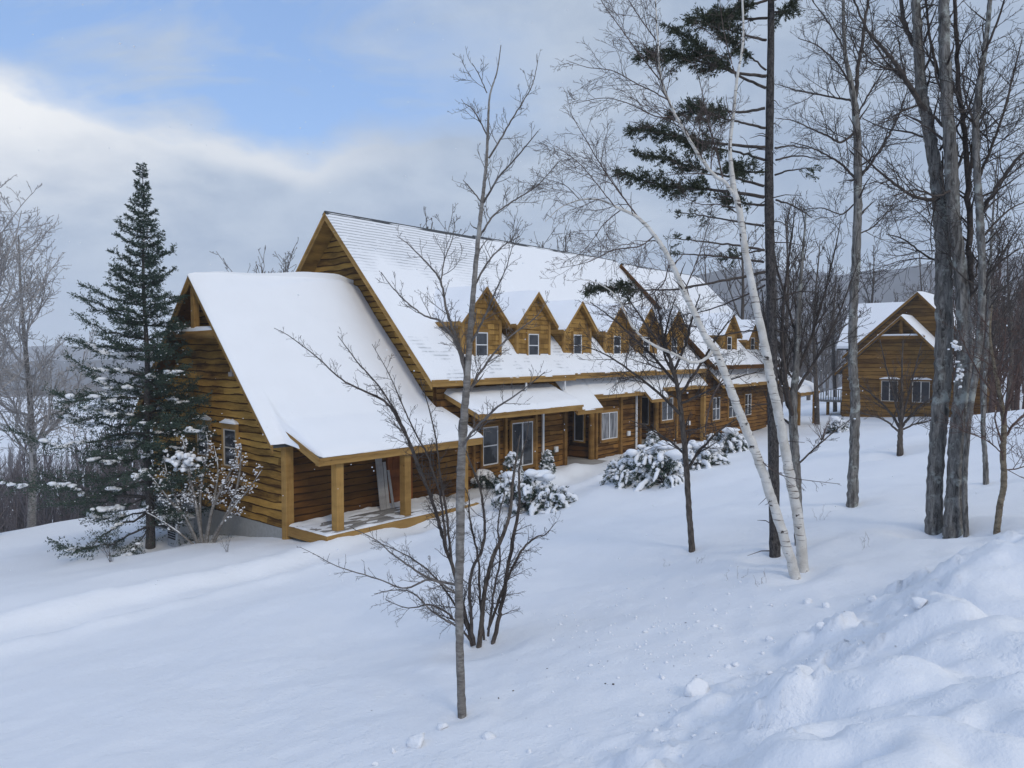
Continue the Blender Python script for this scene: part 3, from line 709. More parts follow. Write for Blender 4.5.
# ---- main block: three roof lengths, the last one standing forward
RID = (5.5, 11.24); EV = (-0.66, 4.65)
def main_z(y, up=0.0): return RID[1] + up - sl * abs(y - RID[0])
def main_rng(z):
    h = (RID[1] - 0.25 - z) / sl; return max(0.02, RID[0] - h), min(10.98, RID[0] + h)
mb = MB()
prof = [(1.3, -0.6), (10.95, -0.6), (10.95, 5.0), (5.5, 10.86), (0.05, 5.0), (0.05, 3.45), (1.3, 3.45)]
for xx in (6.16, 27.2): mb.v += [(xx, y, z) for y, z in prof]
mb.f += [(6, 5, 4, 3, 2, 1, 0), (7, 8, 9, 10, 11, 12, 13)] + [(i, (i + 1) % 7, 7 + (i + 1) % 7, 7 + i) for i in range(7)]; mb.m += [1] * 9; mb.t += [0.2] * 9
for (a, b_) in ((6.17, 14.2), (16.3, 20.75), (22.35, 27.19)): mb.box(a, b_, 0.052, 1.29, -0.6, 3.44, 1, 0.2)
siding(mb, (6.155, 0, 0), (0, 1), NL, 2.6, RID[1] - 0.3, main_rng, 0.24, 0.034)
mb.build('wall', [M['siding'], M['siding_dark']], lodge)
# front wall in bays with two recessed entries
mb = MB()
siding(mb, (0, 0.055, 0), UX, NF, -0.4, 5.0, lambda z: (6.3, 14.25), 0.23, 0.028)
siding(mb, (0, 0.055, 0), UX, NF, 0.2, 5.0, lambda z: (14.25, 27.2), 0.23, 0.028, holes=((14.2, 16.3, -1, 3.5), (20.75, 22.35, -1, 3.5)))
mb.build('wall', M['siding_shaded'], lodge)['label'] = 'front wall under the eaves'
def dormer(s, t, zap, half=1.08, name='dormer', label=None, wwin=0.70, zb=5.22, mat=M['shingle'], roofz=lambda y: main_z(y), snowk=1.0):
    """gabled dormer: shingled face, side cheeks, roof with fascia and snow, corner boards, window"""
    zev = zap - 1.03 * (half + 0.30)
    def rg(z):
        h = (zap - 0.16 - z) / 1.03; return max(-half, -h), min(half, h)
    mb = MB(); ze = zap - 0.14 - 1.03 * half
    prof = [(-half, zb - 0.4), (half, zb - 0.4), (half, ze), (0, zap - 0.16), (-half, ze)]
    n = len(mb.v)
    for yy in (t + 0.045, t + 3.4): mb.v += [(s + a, yy, z) for a, z in prof]
    mb.f += [(0, 1, 2, 3, 4), (9, 8, 7, 6, 5)] + [(5 + i, 5 + (i + 1) % 5, (i + 1) % 5, i) for i in range(5)]; mb.m += [0] * 7; mb.t += [0.3] * 7
    siding(mb, (s, t + 0.045, 0), UX, NF, zb - 0.3, zap - 0.22, rg, 0.20, 0.012, 0.12, 0.04, plank=(0.14, 0.34), edge=0.016)
    ytop = RID[0] - (RID[1] - zap) / sl + 1.2
    siding(mb, (s - half, t, 0), (0, 1), NL, zb - 0.3, ze, lambda z: (0.05, 2.6), 0.20, 0.012, 0.2, 0.04, plank=(0.14, 0.4), edge=0.016)
    d = mb.build(name, mat, lodge)
    if label: d['label'] = label
    mb = MB(); mb.slab([(-half - 0.30, zev), (0, zap), (half + 0.30, zev)], t - 0.20, ytop, 0.11, axis='y', bot=1)
    mb.v = [(x + s, y, z) for x, y, z in mb.v]; r_ = mb.build('roof', [M['asphalt_roof'], M['siding']], d)
    mb = MB()
    for (d0, d1, up, th) in ((0.20, 0.24, -0.02, 0.17), (0.24, 0.265, 0.012, 0.07)):
        mb.slab([(-half - 0.32, zev - 0.02 + up), (0, zap + up), (half + 0.32, zev - 0.02 + up)], t - d1, t - d0, th, 0, rngs.random(), axis='y')
    mb.box(-half - 0.345, -half - 0.30, t - 0.20, t + 1.3, zev - 0.16, zev + 0.015, 0, 0.3); mb.box(half + 0.30, half + 0.345, t - 0.20, t + 1.3, zev - 0.16, zev + 0.015, 0, 0.3)
    mb.v = [(x + s, y, z) for x, y, z in mb.v]; mb.build('fascia', M['trim'], d)
    for sg in (-1, 1):
        mb = MB(); mb.box(s + sg * half - 0.07, s + sg * half + 0.07, t - 0.012, t + 0.1, zb - 0.3, ze + 0.02, 0, rngs.random()); mb.build('corner_board', M['trim_v'], d)
    # snow on both slopes
    for sg in (-1, 1):
        n1 = 16; n2 = 12; P = np.zeros((n1, n2, 3)); Bt = np.zeros((n1, n2, 3))
        for i, y in enumerate(np.linspace(t - 0.28, ytop, n1)):
            for j, u in enumerate(np.linspace(0, half + 0.33, n2)):
                z = zap - 1.03 * u; e = min(1, (i + 0.15) / 2.2) * min(1, (n2 - 1 - j + 0.3) / 2) * min(1, 0.45 + j / 4.0)
                yy = y; P[i, j] = (s + sg * u, yy, z + 0.012 + snowk * 0.11 * e * (0.75 + 0.5 * float(fbm(np.array(y + s), np.array(u * 1.0), 2, 5)))); Bt[i, j] = (s + sg * u, yy, z + 0.002)
        mb = MB(); mb.sheet(P, Bt); mb.build('snow', M['snow_roof'], d, True)
    O = (s - 0.05, t + 0.0, zb + 0.70); cwn = 0.09
    mb = MB(); w, h = wwin, 0.98
    for u0, u1, z0, z1 in ((-w / 2 - cwn, -w / 2, -h / 2, h / 2 + 0.14), (w / 2, w / 2 + cwn, -h / 2, h / 2 + 0.14), (-w / 2, w / 2, h / 2, h / 2 + 0.14)): obox(mb, O, UX, NF, u0, u1, -0.02, 0.04, z0, z1, 0, rngs.random())
    mb.build('window_casing', M['trim'], d)
    mb = MB(); b_ = 0.045
    for u0, u1, z0, z1 in ((-w / 2, -w / 2 + b_, -h / 2, h / 2), (w / 2 - b_, w / 2, -h / 2, h / 2), (-w / 2 + b_, w / 2 - b_, h / 2 - b_, h / 2), (-w / 2 + b_, w / 2 - b_, -0.02, 0.02)): obox(mb, O, UX, NF, u0, u1, -0.02, 0.032, z0, z1)
    mb.build('window_frame', M['sash_white'], d)
    mb = MB(); obox(mb, O, UX, NF, -w / 2 + 0.01, w / 2 - 0.01, -0.03, 0.014, -h / 2, h / 2); mb.build('window_pane', M['glass'], d)
    return d

def roof_length(s0, s1, ridge, eave, dormers, t_d, snow='snow_over_shingles', fmat='trim'):
    k = (ridge[1] - eave[1]) / (ridge[0] - eave[0]); by = 2 * ridge[0] - eave[0]
    mb = MB(); mb.slab([eave, ridge, (by, eave[1])], s0, s1, 0.17, bot=1); r_ = mb.build('roof', [M['asphalt_roof'], M['siding']], lodge)
    mb = MB()
    for (d0, d1, up, th) in ((0.0, 0.045, -0.03, 0.27), (0.045, 0.075, 0.012, 0.11)):
        mb.slab([(eave[0] - 0.02, eave[1] - 0.02 + up), (ridge[0], ridge[1] + up)], s0 - d1, s0 - d0, th, 0, rngs.random())
        mb.slab([(ridge[0], ridge[1] + up), (by, eave[1] - 0.02 + up)], s0 - d1, s0 - d0, th, 0, rngs.random())
    mb.box(s0, s1, eave[0] - 0.045, eave[0] - 0.002, eave[1] - 0.25, eave[1] - 0.03, 0, 0.6); mb.box(s0 - 0.06, s1, eave[0] - 0.075, eave[0] - 0.045, eave[1] - 0.10, eave[1] + 0.0, 0, 0.4)
    mb.build('fascia', M[fmat], r_)
    mb = MB(); mb.slab([(ridge[0] - 0.16, ridge[1] - 0.05), (ridge[0], ridge[1] + 0.085), (ridge[0] + 0.16, ridge[1] - 0.05)], s0 - 0.05, s1, 0.04); mb.build('ridge_cap', M['asphalt_roof'], r_)
    prof = lambda s: [(ridge[0] - 0.10, ridge[1] - 0.10 * k), (eave[0] - 0.05, eave[1] - 0.05 * k)]
    def th(s, q, L):
        b = 0.075 + 0.05 * float(fbm(np.array(s / 1.6), np.array(q / 1.6), 3, 33)) + 0.04 * float(ss(q, 3.0, 6.0))
        y = ridge[0] + (eave[0] - ridge[0]) * q / L
        for ds in dormers:
            # drifts banked against the dormer faces and in the valleys between them
            b += 0.10 * math.exp(-((s - ds) / 0.95) ** 2 - ((y - (t_d - 0.28)) / 0.25) ** 2)
            b += 0.20 * math.exp(-((s - ds + 1.35) / 0.35) ** 2 - ((y - (t_d + 0.5)) / 0.5) ** 2)
        return b
    snow_sheet('snow', r_, s0 - 0.07, s1, prof, th, snow, int((s1 - s0) * 9), 64, edge=0.14, open_edges='tr')
    snow_sheet('snow', r_, s0 - 0.07, s1, lambda s: [(ridge[0] + 0.10, ridge[1] - 0.10 * k), (by, eave[1])], lambda s, q, L: 0.12, 'snow_roof', 8, 8, open_edges='tr')
    return r_
D1 = [8.74, 11.97]; D2 = [15.17, 18.5, 21.3, 24.3]; D3 = [30.1, 33.6]
roof_length(5.42, 14.05, RID, EV, D1, 0.0)
roof_length(14.05, 26.9, (5.5, 11.30), (-0.66, 4.71), D2, 0.0)
lbl = ['nearest dormer, its left eave trim facing the open roof', None]
for i, s in enumerate(D1): dormer(s, 0.0, 8.20)
for i, s in enumerate(D2): dormer(s, 0.0, 7.98, 1.02, zb=5.25, wwin=0.64)
# far block, standing forward
RD = (4.85, 11.05); ED = (-1.35, 4.90)
mb = MB()
prof = [(-0.45, 0.0), (10.4, 0.0), (10.4, 5.1), (5.0, 10.6), (-0.45, 5.1)]
for xx in (27.02, 36.4): mb.v += [(xx, y, z) for y, z in prof]
mb.f += [(4, 3, 2, 1, 0), (5, 6, 7, 8, 9)] + [(i, (i + 1) % 5, 5 + (i + 1) % 5, 5 + i) for i in range(5)]; mb.m += [1] * 7; mb.t += [0.2] * 7
siding(mb, (27.015, 0, 0), (0, 1), NL, 0.3, RD[1] - 0.3, lambda z: (max(-0.45, 5.0 - (RD[1] - 0.25 - z) / 0.985), min(10.4, 5.0 + (RD[1] - 0.25 - z) / 0.985)), 0.30, 0.045)
siding(mb, (0, -0.445, 0), UX, NF, 0.3, 5.1, lambda z: (27.02, 36.4), 0.23, 0.026)
mb.build('wall', [M['siding_shaded'], M['siding_dark']], lodge)['label'] = 'walls of the far block standing forward'
roof_length(26.6, 36.9, RD, ED, D3, -0.6, fmat='siding_dark')
dormer(30.1, -0.6, 8.0, 1.02, zb=5.4, wwin=0.64); dormer(33.6, -0.6, 7.7, 0.95, zb=5.4, wwin=0.6)
post(27.0, -0.45, 0.2, 4.4, 0.24, name='corner_post')

# lower roofs along the front
def pent(prof, s0, s1, th=0.16, fas=True, snow=0.16, rake='lr'):
    mb = MB(); mb.slab(prof[::-1], s0, s1, 0.13, bot=1); r_ = mb.build('lower_roof', [M['asphalt_roof'], M['siding']], lodge)
    e = prof[-1]; mb = MB()
    mb.box(s0, s1, e[0] - 0.045, e[0] - 0.002, e[1] - 0.22, e[1] - 0.02, 0, 0.6); mb.box(s0 - 0.05, s1 + 0.05, e[0] - 0.07, e[0] - 0.045, e[1] - 0.09, e[1] + 0.0, 0, 0.4)
    for q0, q1 in ((s0 - 0.04, s0), (s1, s1 + 0.04)): mb.slab([(y, z - 0.015) for y, z in prof[::-1]], q0, q1, 0.17, 0, 0.5)
    mb.build('fascia', M['trim'], r_)
    kk = (prof[-2][1] - e[1]) / (prof[-2][0] - e[0])
    snow_sheet('snow', r_, s0 - 0.05, s1 + 0.05, lambda s: prof[:-1] + [(e[0] - 0.06, e[1] - 0.06 * kk)], lambda s, q, L: snow * (0.75 + 0.5 * float(fbm(np.array(s / 1.1), np.array(q / 0.8), 3, 71))), 'snow_roof', max(12, int((s1 - s0) * 7)), 18, edge=0.13, open_edges='t')
    return r_
pent([(-0.0, 4.10), (-1.72, 3.42)], 6.72, 13.05, snow=0.17)
pent([(-0.0, 4.36), (-0.64, 3.70), (-1.16, 3.14)], 13.5, 15.45, snow=0.15)
pent([(-0.0, 4.36), (-0.64, 3.70)], 15.52, 19.9, snow=0.15)
pent([(-0.0, 4.48), (-0.64, 3.82), (-1.10, 3.34)], 19.95, 21.7, snow=0.15)
pent([(-0.0, 4.48), (-0.64, 3.80)], 21.78, 26.9, snow=0.15)
pent([(-0.5, 4.62), (-1.32, 3.78)], 27.7, 36.6, snow=0.15)
pent([(0.2, 4.3), (-2.4, 2.95)], 37.3, 41.0, snow=0.3)
mb = MB(); mb.box(36.5, 40.6, 0.3, 8.0, 0.2, 4.2); siding(mb, (0, 0.3, 0), UX, NF, 0.2, 4.2, lambda z: (36.5, 40.6)); mb.build('wall', [M['siding_dark']], lodge)['label'] = 'low end wall beyond the far block'
for s in (37.6, 40.7): post(s, -2.2, 0.2, 2.95, 0.2)
# recessed entries: side wall with a tall narrow window, back wall, log column at the corner
for (s, s_a, zf) in ((16.3, 14.2, 0.6), (22.35, 20.75, 0.95)):
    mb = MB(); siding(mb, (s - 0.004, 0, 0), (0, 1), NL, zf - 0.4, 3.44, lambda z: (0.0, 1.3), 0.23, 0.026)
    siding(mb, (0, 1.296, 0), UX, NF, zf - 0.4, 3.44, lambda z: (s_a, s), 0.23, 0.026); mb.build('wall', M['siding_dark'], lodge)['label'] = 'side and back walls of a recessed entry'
    window(lodge, (s - 0.03, 0.66, zf + 1.55), (0, -1), NL, 0.56, 1.5, 'trim', 'sash_white', 'glass', 0, 0, False, 0.07)
    tb = Tubes(); tb.add([(s - 0.10, -0.06, zf - 0.7), (s - 0.10, -0.06, 2.0), (s - 0.10, -0.06, 3.5)], [0.15, 0.145, 0.14], 14); tb.build('log_column', M['trim_v'], lodge)
    mb = MB(); mb.box(s_a + 0.02, s - 0.02, -1.25, 1.28, zf - 0.5, zf); mb.build('entry_step', M['grey_wood'], lodge)
# front windows and doors
window(lodge, (9.13, -0.03, 1.92), UX, NF, 0.90, 1.52, 'trim_shaded', 'sash_white', 'glass', 0, 1)
window(lodge, (11.12, -0.03, 1.80), UX, NF, 1.36, 1.84, 'trim_shaded', 'sash_white', 'glass', 1, 0, name='patio_door', cw=0.12)
window(lodge, (17.72, -0.03, 2.08), UX, NF, 1.42, 1.30, 'trim_shaded', 'sash_white', 'curtain_glass', 1, 0, cw=0.14)
window(lodge, (23.45, -0.03, 2.55), UX, NF, 1.25, 1.22, 'trim_shaded', 'sash_white', 'glass', 1, 0, cw=0.14)
window(lodge, (28.55, -0.475, 2.30), UX, NF, 1.0, 1.35, 'trim_shaded', 'sash_white', 'glass', 1, 1, cw=0.10)
window(lodge, (30.85, -0.475, 2.30), UX, NF, 1.1, 1.35, 'trim_shaded', 'sash_white', 'glass', 1, 1, cw=0.12)
window(lodge, (33.2, -0.475, 2.30), UX, NF, 1.0, 1.35, 'trim_shaded', 'sash_white', 'glass', 1, 1, cw=0.10)
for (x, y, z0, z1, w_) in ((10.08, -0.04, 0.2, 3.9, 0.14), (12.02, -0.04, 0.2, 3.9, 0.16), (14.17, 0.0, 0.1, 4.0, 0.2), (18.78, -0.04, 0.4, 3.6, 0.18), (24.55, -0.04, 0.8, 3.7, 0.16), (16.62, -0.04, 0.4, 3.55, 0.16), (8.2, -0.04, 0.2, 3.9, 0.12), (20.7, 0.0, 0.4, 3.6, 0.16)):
    post(x, y, z0, z1, w_, 'trim_shaded', name='trim_board')
for (x, y, z0, z1) in ((12.5, -0.08, 0.4, 3.75), (20.2, -0.09, 0.7, 3.6)):
    mb = MB(); mb.box(x - 0.05, x + 0.05, y - 0.05, y + 0.03, z0, z1); mb.build('downspout', M['sash_white'], lodge, bevel=0.01)
for (x, y, z0, z1) in ((10.7, -0.62, 3.9, 4.6), (13.35, -0.62, 4.0, 4.62), (17.6, -0.55, 3.9, 4.7), (31.8, -1.05, 4.2, 4.85)):
    tb = Tubes(); tb.add([(x, y, z1), (x, y, (z0 + z1) / 2), (x, y, z0)], [0.045] * 3, 8); tb.build('downspout', M['sash_white'], lodge)
for (x, z) in ((13.45, 1.35), (19.5, 1.55), (26.0, 1.6)):
    mb = MB(); mb.box(x - 0.11, x + 0.11, -0.13, -0.02, z - 0.12, z + 0.12); mb.build('vent_cover', M['sash_white'], lodge, bevel=0.015)
# weathered boards leaned up on the porch, standing on the deck: a thing of its own
lb = empty('leaning_boards', W(3.42, -0.2, 0.36), ROTZ, 'pale grey weathered boards leaned upright against the dark porch wall', 'boards')
for (x, w_, h_, le) in ((-0.08, 0.26, 1.75, 0.20), (0.16, 0.13, 1.55, 0.16), (0.34, 0.10, 1.25, 0.22)):
    mb = MB(); n = len(mb.v)
    mb.v += [(x - w_ / 2, -0.12 - le, 0), (x + w_ / 2, -0.12 - le, 0), (x + w_ / 2, -0.08 - le, 0), (x - w_ / 2, -0.08 - le, 0), (x - w_ / 2 + 0.04, -0.02, h_), (x + w_ / 2 + 0.04, -0.02, h_), (x + w_ / 2 + 0.04, 0.02, h_), (x - w_ / 2 + 0.04, 0.02, h_)]
    for q in ((0, 3, 2, 1), (4, 5, 6, 7), (0, 1, 5, 4), (1, 2, 6, 5), (2, 3, 7, 6), (3, 0, 4, 7)): mb.f.append(q); mb.m.append(0); mb.t.append(rngs.random())
    mb.build('board', M['grey_wood'], lb, bevel=0.004)
# metal utility cabinet by the gable wall
CABP = hit(181, 543, terrain)[0]
cb = empty('utility_cabinet', [*CABP[:2], CABP[2]], ROTZ, 'blue grey metal utility box half hidden behind the snowy bush at the gable wall', 'utility box')
mb = MB(); mb.box(-0.3, 0.3, -0.34, 0.34, -0.4, 0.8); mb.build('cabinet', M['metal'], cb, bevel=0.03)
mb = MB(); mb.box(-0.33, 0.33, -0.37, 0.37, 0.8, 0.85); mb.build('lid', M['metal'], cb, bevel=0.015)
mb = MB()
for k in range(7): mb.box(-0.318, -0.302, -0.26, 0.26, 0.2 + k * 0.08, 0.24 + k * 0.08)
mb.build('vent_grille', M['dark'], cb)
P = np.zeros((9, 9, 3)); Bt = np.zeros((9, 9, 3))
for i in range(9):
    for j in range(9):
        e = math.sqrt(max(0, 1 - ((i - 4) / 4.05) ** 4)) * math.sqrt(max(0, 1 - ((j - 4) / 4.05) ** 4))
        P[i, j] = (-0.33 + 0.0825 * i, -0.37 + 0.0925 * j, 0.855 + 0.15 * e); Bt[i, j] = (-0.33 + 0.0825 * i, -0.37 + 0.0925 * j, 0.85)
mb = MB(); mb.sheet(P, Bt); mb.build('snow', M['snow_roof'], cb, True)

# ------------------------------------------------------------------ the house beyond, on the right
FH, _d = at(908, 418, 55.0), 55
fz = ground_z(FH[0], FH[1])
fh = empty('far_house', (FH[0], FH[1], 0), R_(-40.6), 'brown timber house beyond the bare trees, stepped gables facing the viewer and a raised deck', 'house')
base = fz - 0.6
AZ = 10.25
def fgable(name, x0, xa, x1, za, ze, y0, y1, label=None):
    k0 = (za - ze) / (xa - x0); k1 = (za - ze) / (x1 - xa)
    mb = MB(); prof = [(x0 + 0.35, base), (x1 - 0.35, base), (x1 - 0.35, ze + 0.15), (xa, za - 0.15), (x0 + 0.35, ze + 0.15)]
    for yy in (y0 + 0.05, y1): mb.v += [(x, yy, z) for x, z in prof]
    mb.f += [(0, 1, 2, 3, 4), (9, 8, 7, 6, 5)] + [(5 + i, 5 + (i + 1) % 5, (i + 1) % 5, i) for i in range(5)]; mb.m += [0] * 7; mb.t += [0.3] * 7
    siding(mb, (0, y0 + 0.045, 0), UX, NF, base, za - 0.25, lambda z: (max(x0 + 0.35, xa - (za - 0.2 - z) / k0), min(x1 - 0.35, xa + (za - 0.2 - z) / k1)), 0.30, 0.03, 0.5)
    siding(mb, (x0 + 0.35, 0, 0), UY, NL, base, ze + 0.1, lambda z: (y0 + 0.05, y1), 0.30, 0.03, 0.8)
    w_ = mb.build('wall', M['far_wood'], fh)
    if label: w_['label'] = label
    mb = MB(); mb.slab([(x0, ze), (xa, za), (x1, ze)], y0 - 0.6, y1, 0.16, axis='y'); r_ = mb.build('roof', M['asphalt_roof'], fh)
    mb = MB(); mb.slab([(x0 - 0.03, ze - 0.02), (xa, za + 0.0), (x1 + 0.03, ze - 0.02)], y0 - 0.65, y0 - 0.6, 0.24, axis='y'); mb.build('fascia', M['far_wood'], r_)
    for (xe, ) in ((x0,), (x1,)):
        P = np.zeros((14, 12, 3)); Bt = np.zeros((14, 12, 3))
        for i, y in enumerate(np.linspace(y0 - 0.66, y1, 14)):
            for j, u in enumerate(np.linspace(0, 1, 12)):
                x = xa + (xe - xa) * u; z = za + (ze - za) * u; e = min(1, (i + 0.3) / 1.5) * min(1, (11 - j + 0.3) / 1.5)
                P[i, j] = (x, y, z + 0.02 + 0.12 * e * min(1, (i + 0.2) / 2.5)); Bt[i, j] = (x, y, z + 0.003)
        mb = MB(); mb.sheet(P, Bt); mb.build('snow', M['snow_roof'], r_, True)
    return r_
fgable('main', -5.2, 0.1, 4.6, AZ, 5.35, 2.2, 12.0, 'tall rear gable wall')
fgable('front', -4.9, -0.35, 3.6, 8.35, 4.1, -0.6, 2.15, 'lower front gable wall')
# cross roof behind, ridge running left to right
mb = MB(); mb.slab([(5.0, 6.0), (9.0, 9.75), (13.0, 6.0)], -6.6, 0.5, 0.16); cr = mb.build('roof', M['asphalt_roof'], fh)
P = np.zeros((12, 10, 3)); Bt = np.zeros((12, 10, 3))
for i, x in enumerate(np.linspace(-6.7, 0.4, 12)):
    for j, u in enumerate(np.linspace(0, 1, 10)): P[i, j] = (x, 9 - 4.05 * u, 9.77 - 3.8 * u + 0.22); Bt[i, j] = (x, 9 - 4.05 * u, 9.75 - 3.78 * u + 0.003)
mb = MB(); mb.sheet(P, Bt); mb.build('snow', M['snow_roof'], cr, True)
mb = MB(); mb.box(-6.0, 0.3, 5.4, 12.6, base, 5.9); siding(mb, (0, 5.395, 0), UX, NF, base, 5.9, lambda z: (-6.0, -4.9), 0.3, 0.03, 0.8); siding(mb, (-6.0, 0, 0), UY, NL, base, 5.9, lambda z: (5.4, 12.6), 0.3, 0.03, 0.8); mb.build('wall', M['far_wood'], fh)
mb = MB(); mb.box(-2.0, 1.2, -1.15, -0.95, 6.62, 6.86); tbm = mb.build('tie_beam', M['far_wood'], fh)
mb = MB(); mb.box(-1.97, 1.17, -1.17, -0.93, 6.862, 7.0); mb.build('snow', M['snow_roof'], tbm, bevel=0.04)
mb = MB(); mb.box(-0.45, -0.25, -1.14, -0.96, 6.86, 8.1); mb.build('king_post', M['far_wood'], fh)
for x in (-1.15, 0.95): window(fh, (x, -0.59, 2.75), UX, NF, 1.15, 1.55, 'far_wood', 'sash', 'glass', 1, 0, True, 0.12)
fd = MB()
for k in range(15): fd.box(-7.4 + k * 0.16, -7.26 + k * 0.16, 1.2, 5.4, 1.62, 1.68, 0, rngs.random())
fdk = fd.build('deck', M['grey_wood'], fh)
mb = MB(); mb.box(-7.4, -5.0, 1.22, 1.30, 2.62, 2.70); mb.box(-7.4, -5.0, 1.22, 1.30, 1.74, 1.80)
for k in range(13): mb.box(-7.35 + k * 0.195, -7.29 + k * 0.195, 1.23, 1.29, 1.80, 2.62)
mb.build('railing', M['grey_wood'], fdk)
for x in (-7.3, -6.2, -5.1):
    mb = MB(); mb.box(x - 0.1, x + 0.1, 1.25, 1.45, base, 1.62); mb.build('deck_post', M['far_wood'], fdk)
mb = MB(); mb.box(-7.4, -5.1, 1.32, 5.3, 1.682, 1.80); mb.build('snow', M['snow_roof'], fdk, bevel=0.04)

# ------------------------------------------------------------------ trees
def spray(tb, P, R, rng, level, maxlev, L0, dens, f0=0.15, tw=0.55, up=0.25, rmin=0.0016, ang=(30, 62), count=None, sides=(4, 3, 3), droop=0.0, flat=None):
    """grow side branches off the polyline P (numpy Nx3) with radii R, recursively"""
    P = np.asarray(P, float); seg = np.linalg.norm(np.diff(P, axis=0), axis=1); cum = np.r_[0, np.cumsum(seg)]; L = cum[-1]
    if L < 0.04: return
    n = int(L * dens * (1 - f0) + rng.random()) if count is None else count
    for i in range(n):
        f = f0 + (1 - f0) * (i + rng.random()) / max(n, 1); f = min(f, 0.97); d = f * L
        k = min(np.searchsorted(cum, d, 'right') - 1, len(seg) - 1); w = (d - cum[k]) / seg[k]
        p = P[k] * (1 - w) + P[k + 1] * w; r = R[k] * (1 - w) + R[k + 1] * w; tn = (P[k + 1] - P[k]) / seg[k]
        q = rdir(rng)
        if flat is not None: q = q * np.array([1, flat, 1])
        q = nrm(q - tn * (q @ tn)); a = math.radians(rng.uniform(*ang))
        dr = nrm(tn * math.cos(a) + q * math.sin(a))
        ln = L0 * (1.15 - 0.75 * f) * rng.uniform(0.55, 1.25)
        rr = max(rmin, min(r * 0.62, r * 0.25 + ln * 0.0075)); m_ = 6 if level <= 1 else 4
        pts = [p]; cur = dr.copy()
        for s_ in range(m_ - 1):
            cur = nrm(cur + rng.normal(size=3) * (0.16 if level < 2 else 0.2) + np.array([0, 0, up * 0.35 - droop * (s_ / m_)]))
            pts.append(pts[-1] + cur * ln / (m_ - 1))
        pts = np.array(pts); rad = np.linspace(rr, max(rmin, rr * 0.28), m_)
        tb.add(pts, rad, sides[min(level, 2)] if rr > 0.004 else 3)
        if level < maxlev: spray(tb, pts, rad, rng, level + 1, maxlev, ln * tw, dens * 1.45, 0.12, tw, up * 0.8, rmin, ang, None, sides, droop, flat)

def smooth_poly(P, R, n):
    """resample a hand placed polyline with a Catmull-Rom spline"""
    P = np.asarray(P, float); R = np.asarray(R, float); m_ = len(P)
    if m_ < 3:
        k = np.linspace(0, 1, n)[:, None]; return P[0] * (1 - k) + P[-1] * k, np.linspace(R[0], R[-1], n)
    Q = np.vstack([2 * P[0] - P[1], P, 2 * P[-1] - P[-2]]); out = []; ro = []
    for u in np.linspace(0, m_ - 1 - 1e-6, n):
        i = int(u); f = u - i; p0, p1, p2, p3 = Q[i:i + 4]
        out.append(0.5 * ((2 * p1) + (-p0 + p2) * f + (2 * p0 - 5 * p1 + 4 * p2 - p3) * f * f + (-p0 + 3 * p1 - 3 * p2 + p3) * f ** 3)); ro.append(R[i] * (1 - f) + R[i + 1] * f)
    return np.array(out), np.array(ro)

DBG = []; WSC = 0.72
def limb_world(pts, d, dd=0.0, seed=0):
    rng = np.random.default_rng(seed); n = len(pts); P = []; R = []
    for i, q in enumerate(pts):
        dep = d + dd * i / max(1, n - 1); P.append(at(q[0], q[1], dep)); R.append(q[2] / 2 * dep / FPX * WSC)
    return np.array(P), np.array(R)

def tree(name, label, group, trunk, limbs, bark, twig, seed, L0=1.0, dens=3.0, maxlev=2, limb_L=0.7, limb_dens=4.0, up=0.3, f0=0.45, depth=None, ang=(28, 60), rmin=0.0016, cat='tree', limb_bark=False, droop=0.0, flare=1.3, tw=0.55, ws=1.0):
    """trunk and limbs follow measured outlines at the tree's own distance, the finer wood grows from them"""
    rng = np.random.default_rng(seed)
    bx_, by_ = trunk[0][:2]
    hp, d = hit(bx_, by_, terrain)
    if depth: d = depth
    DBG.append((name, round(d, 1)))
    P, R = limb_world(trunk, d, 0.0); R = R * ws
    gz = ground_z(P[0][0], P[0][1])
    root = np.array([P[0][0], P[0][1], min(gz, P[0][2])])
    o = empty(name, root, 0, label, cat, group)
    # start below the snow with a root flare
    P = np.vstack([[P[0] + np.array([0, 0, -0.35 - max(0, P[0][2] - gz)])], P]); R = np.r_[R[0] * flare, R]
    R[1] *= 1 + (flare - 1) * 0.35
    ps, rs = smooth_poly(P, R, 10 * len(P))
    ps = ps + 0.06 * rs[:, None] * rng.normal(size=ps.shape)
    tb = Tubes(); tb.add(ps, rs * (1 + 0.03 * rng.normal(size=len(rs))), 14 if rs[0] > 0.05 else 8)
    cr_ = Tubes()
    spray(cr_, ps, rs, rng, 0, maxlev + (1 if dens < 2.4 else 0), L0, dens * 1.7, f0, tw, up, rmin, ang, droop=droop)
    for lb in limbs:
        pts, dd = lb[0], lb[1]
        lp, lr = limb_world(pts, d, dd); lr = lr * 0.92; lp, lr = smooth_poly(lp, lr, 5 * len(lp))
        lp[1:-1] += 0.25 * lr[1:-1, None] * rng.normal(size=lp[1:-1].shape)
        (tb if limb_bark and lr[0] > 0.011 else cr_).add(lp, np.maximum(lr, rmin), 7 if lr[0] > 0.012 else 4)
        spray(cr_, lp, lr, rng, 1, maxlev + 1, limb_L * (lb[2] if len(lb) > 2 else 1), limb_dens * 1.9, 0.10, tw, up, rmin, ang, droop=droop)
    tb.build('trunk', M[bark], o, off=root); cr_.build('crown', M[twig], o, off=root)
    return o

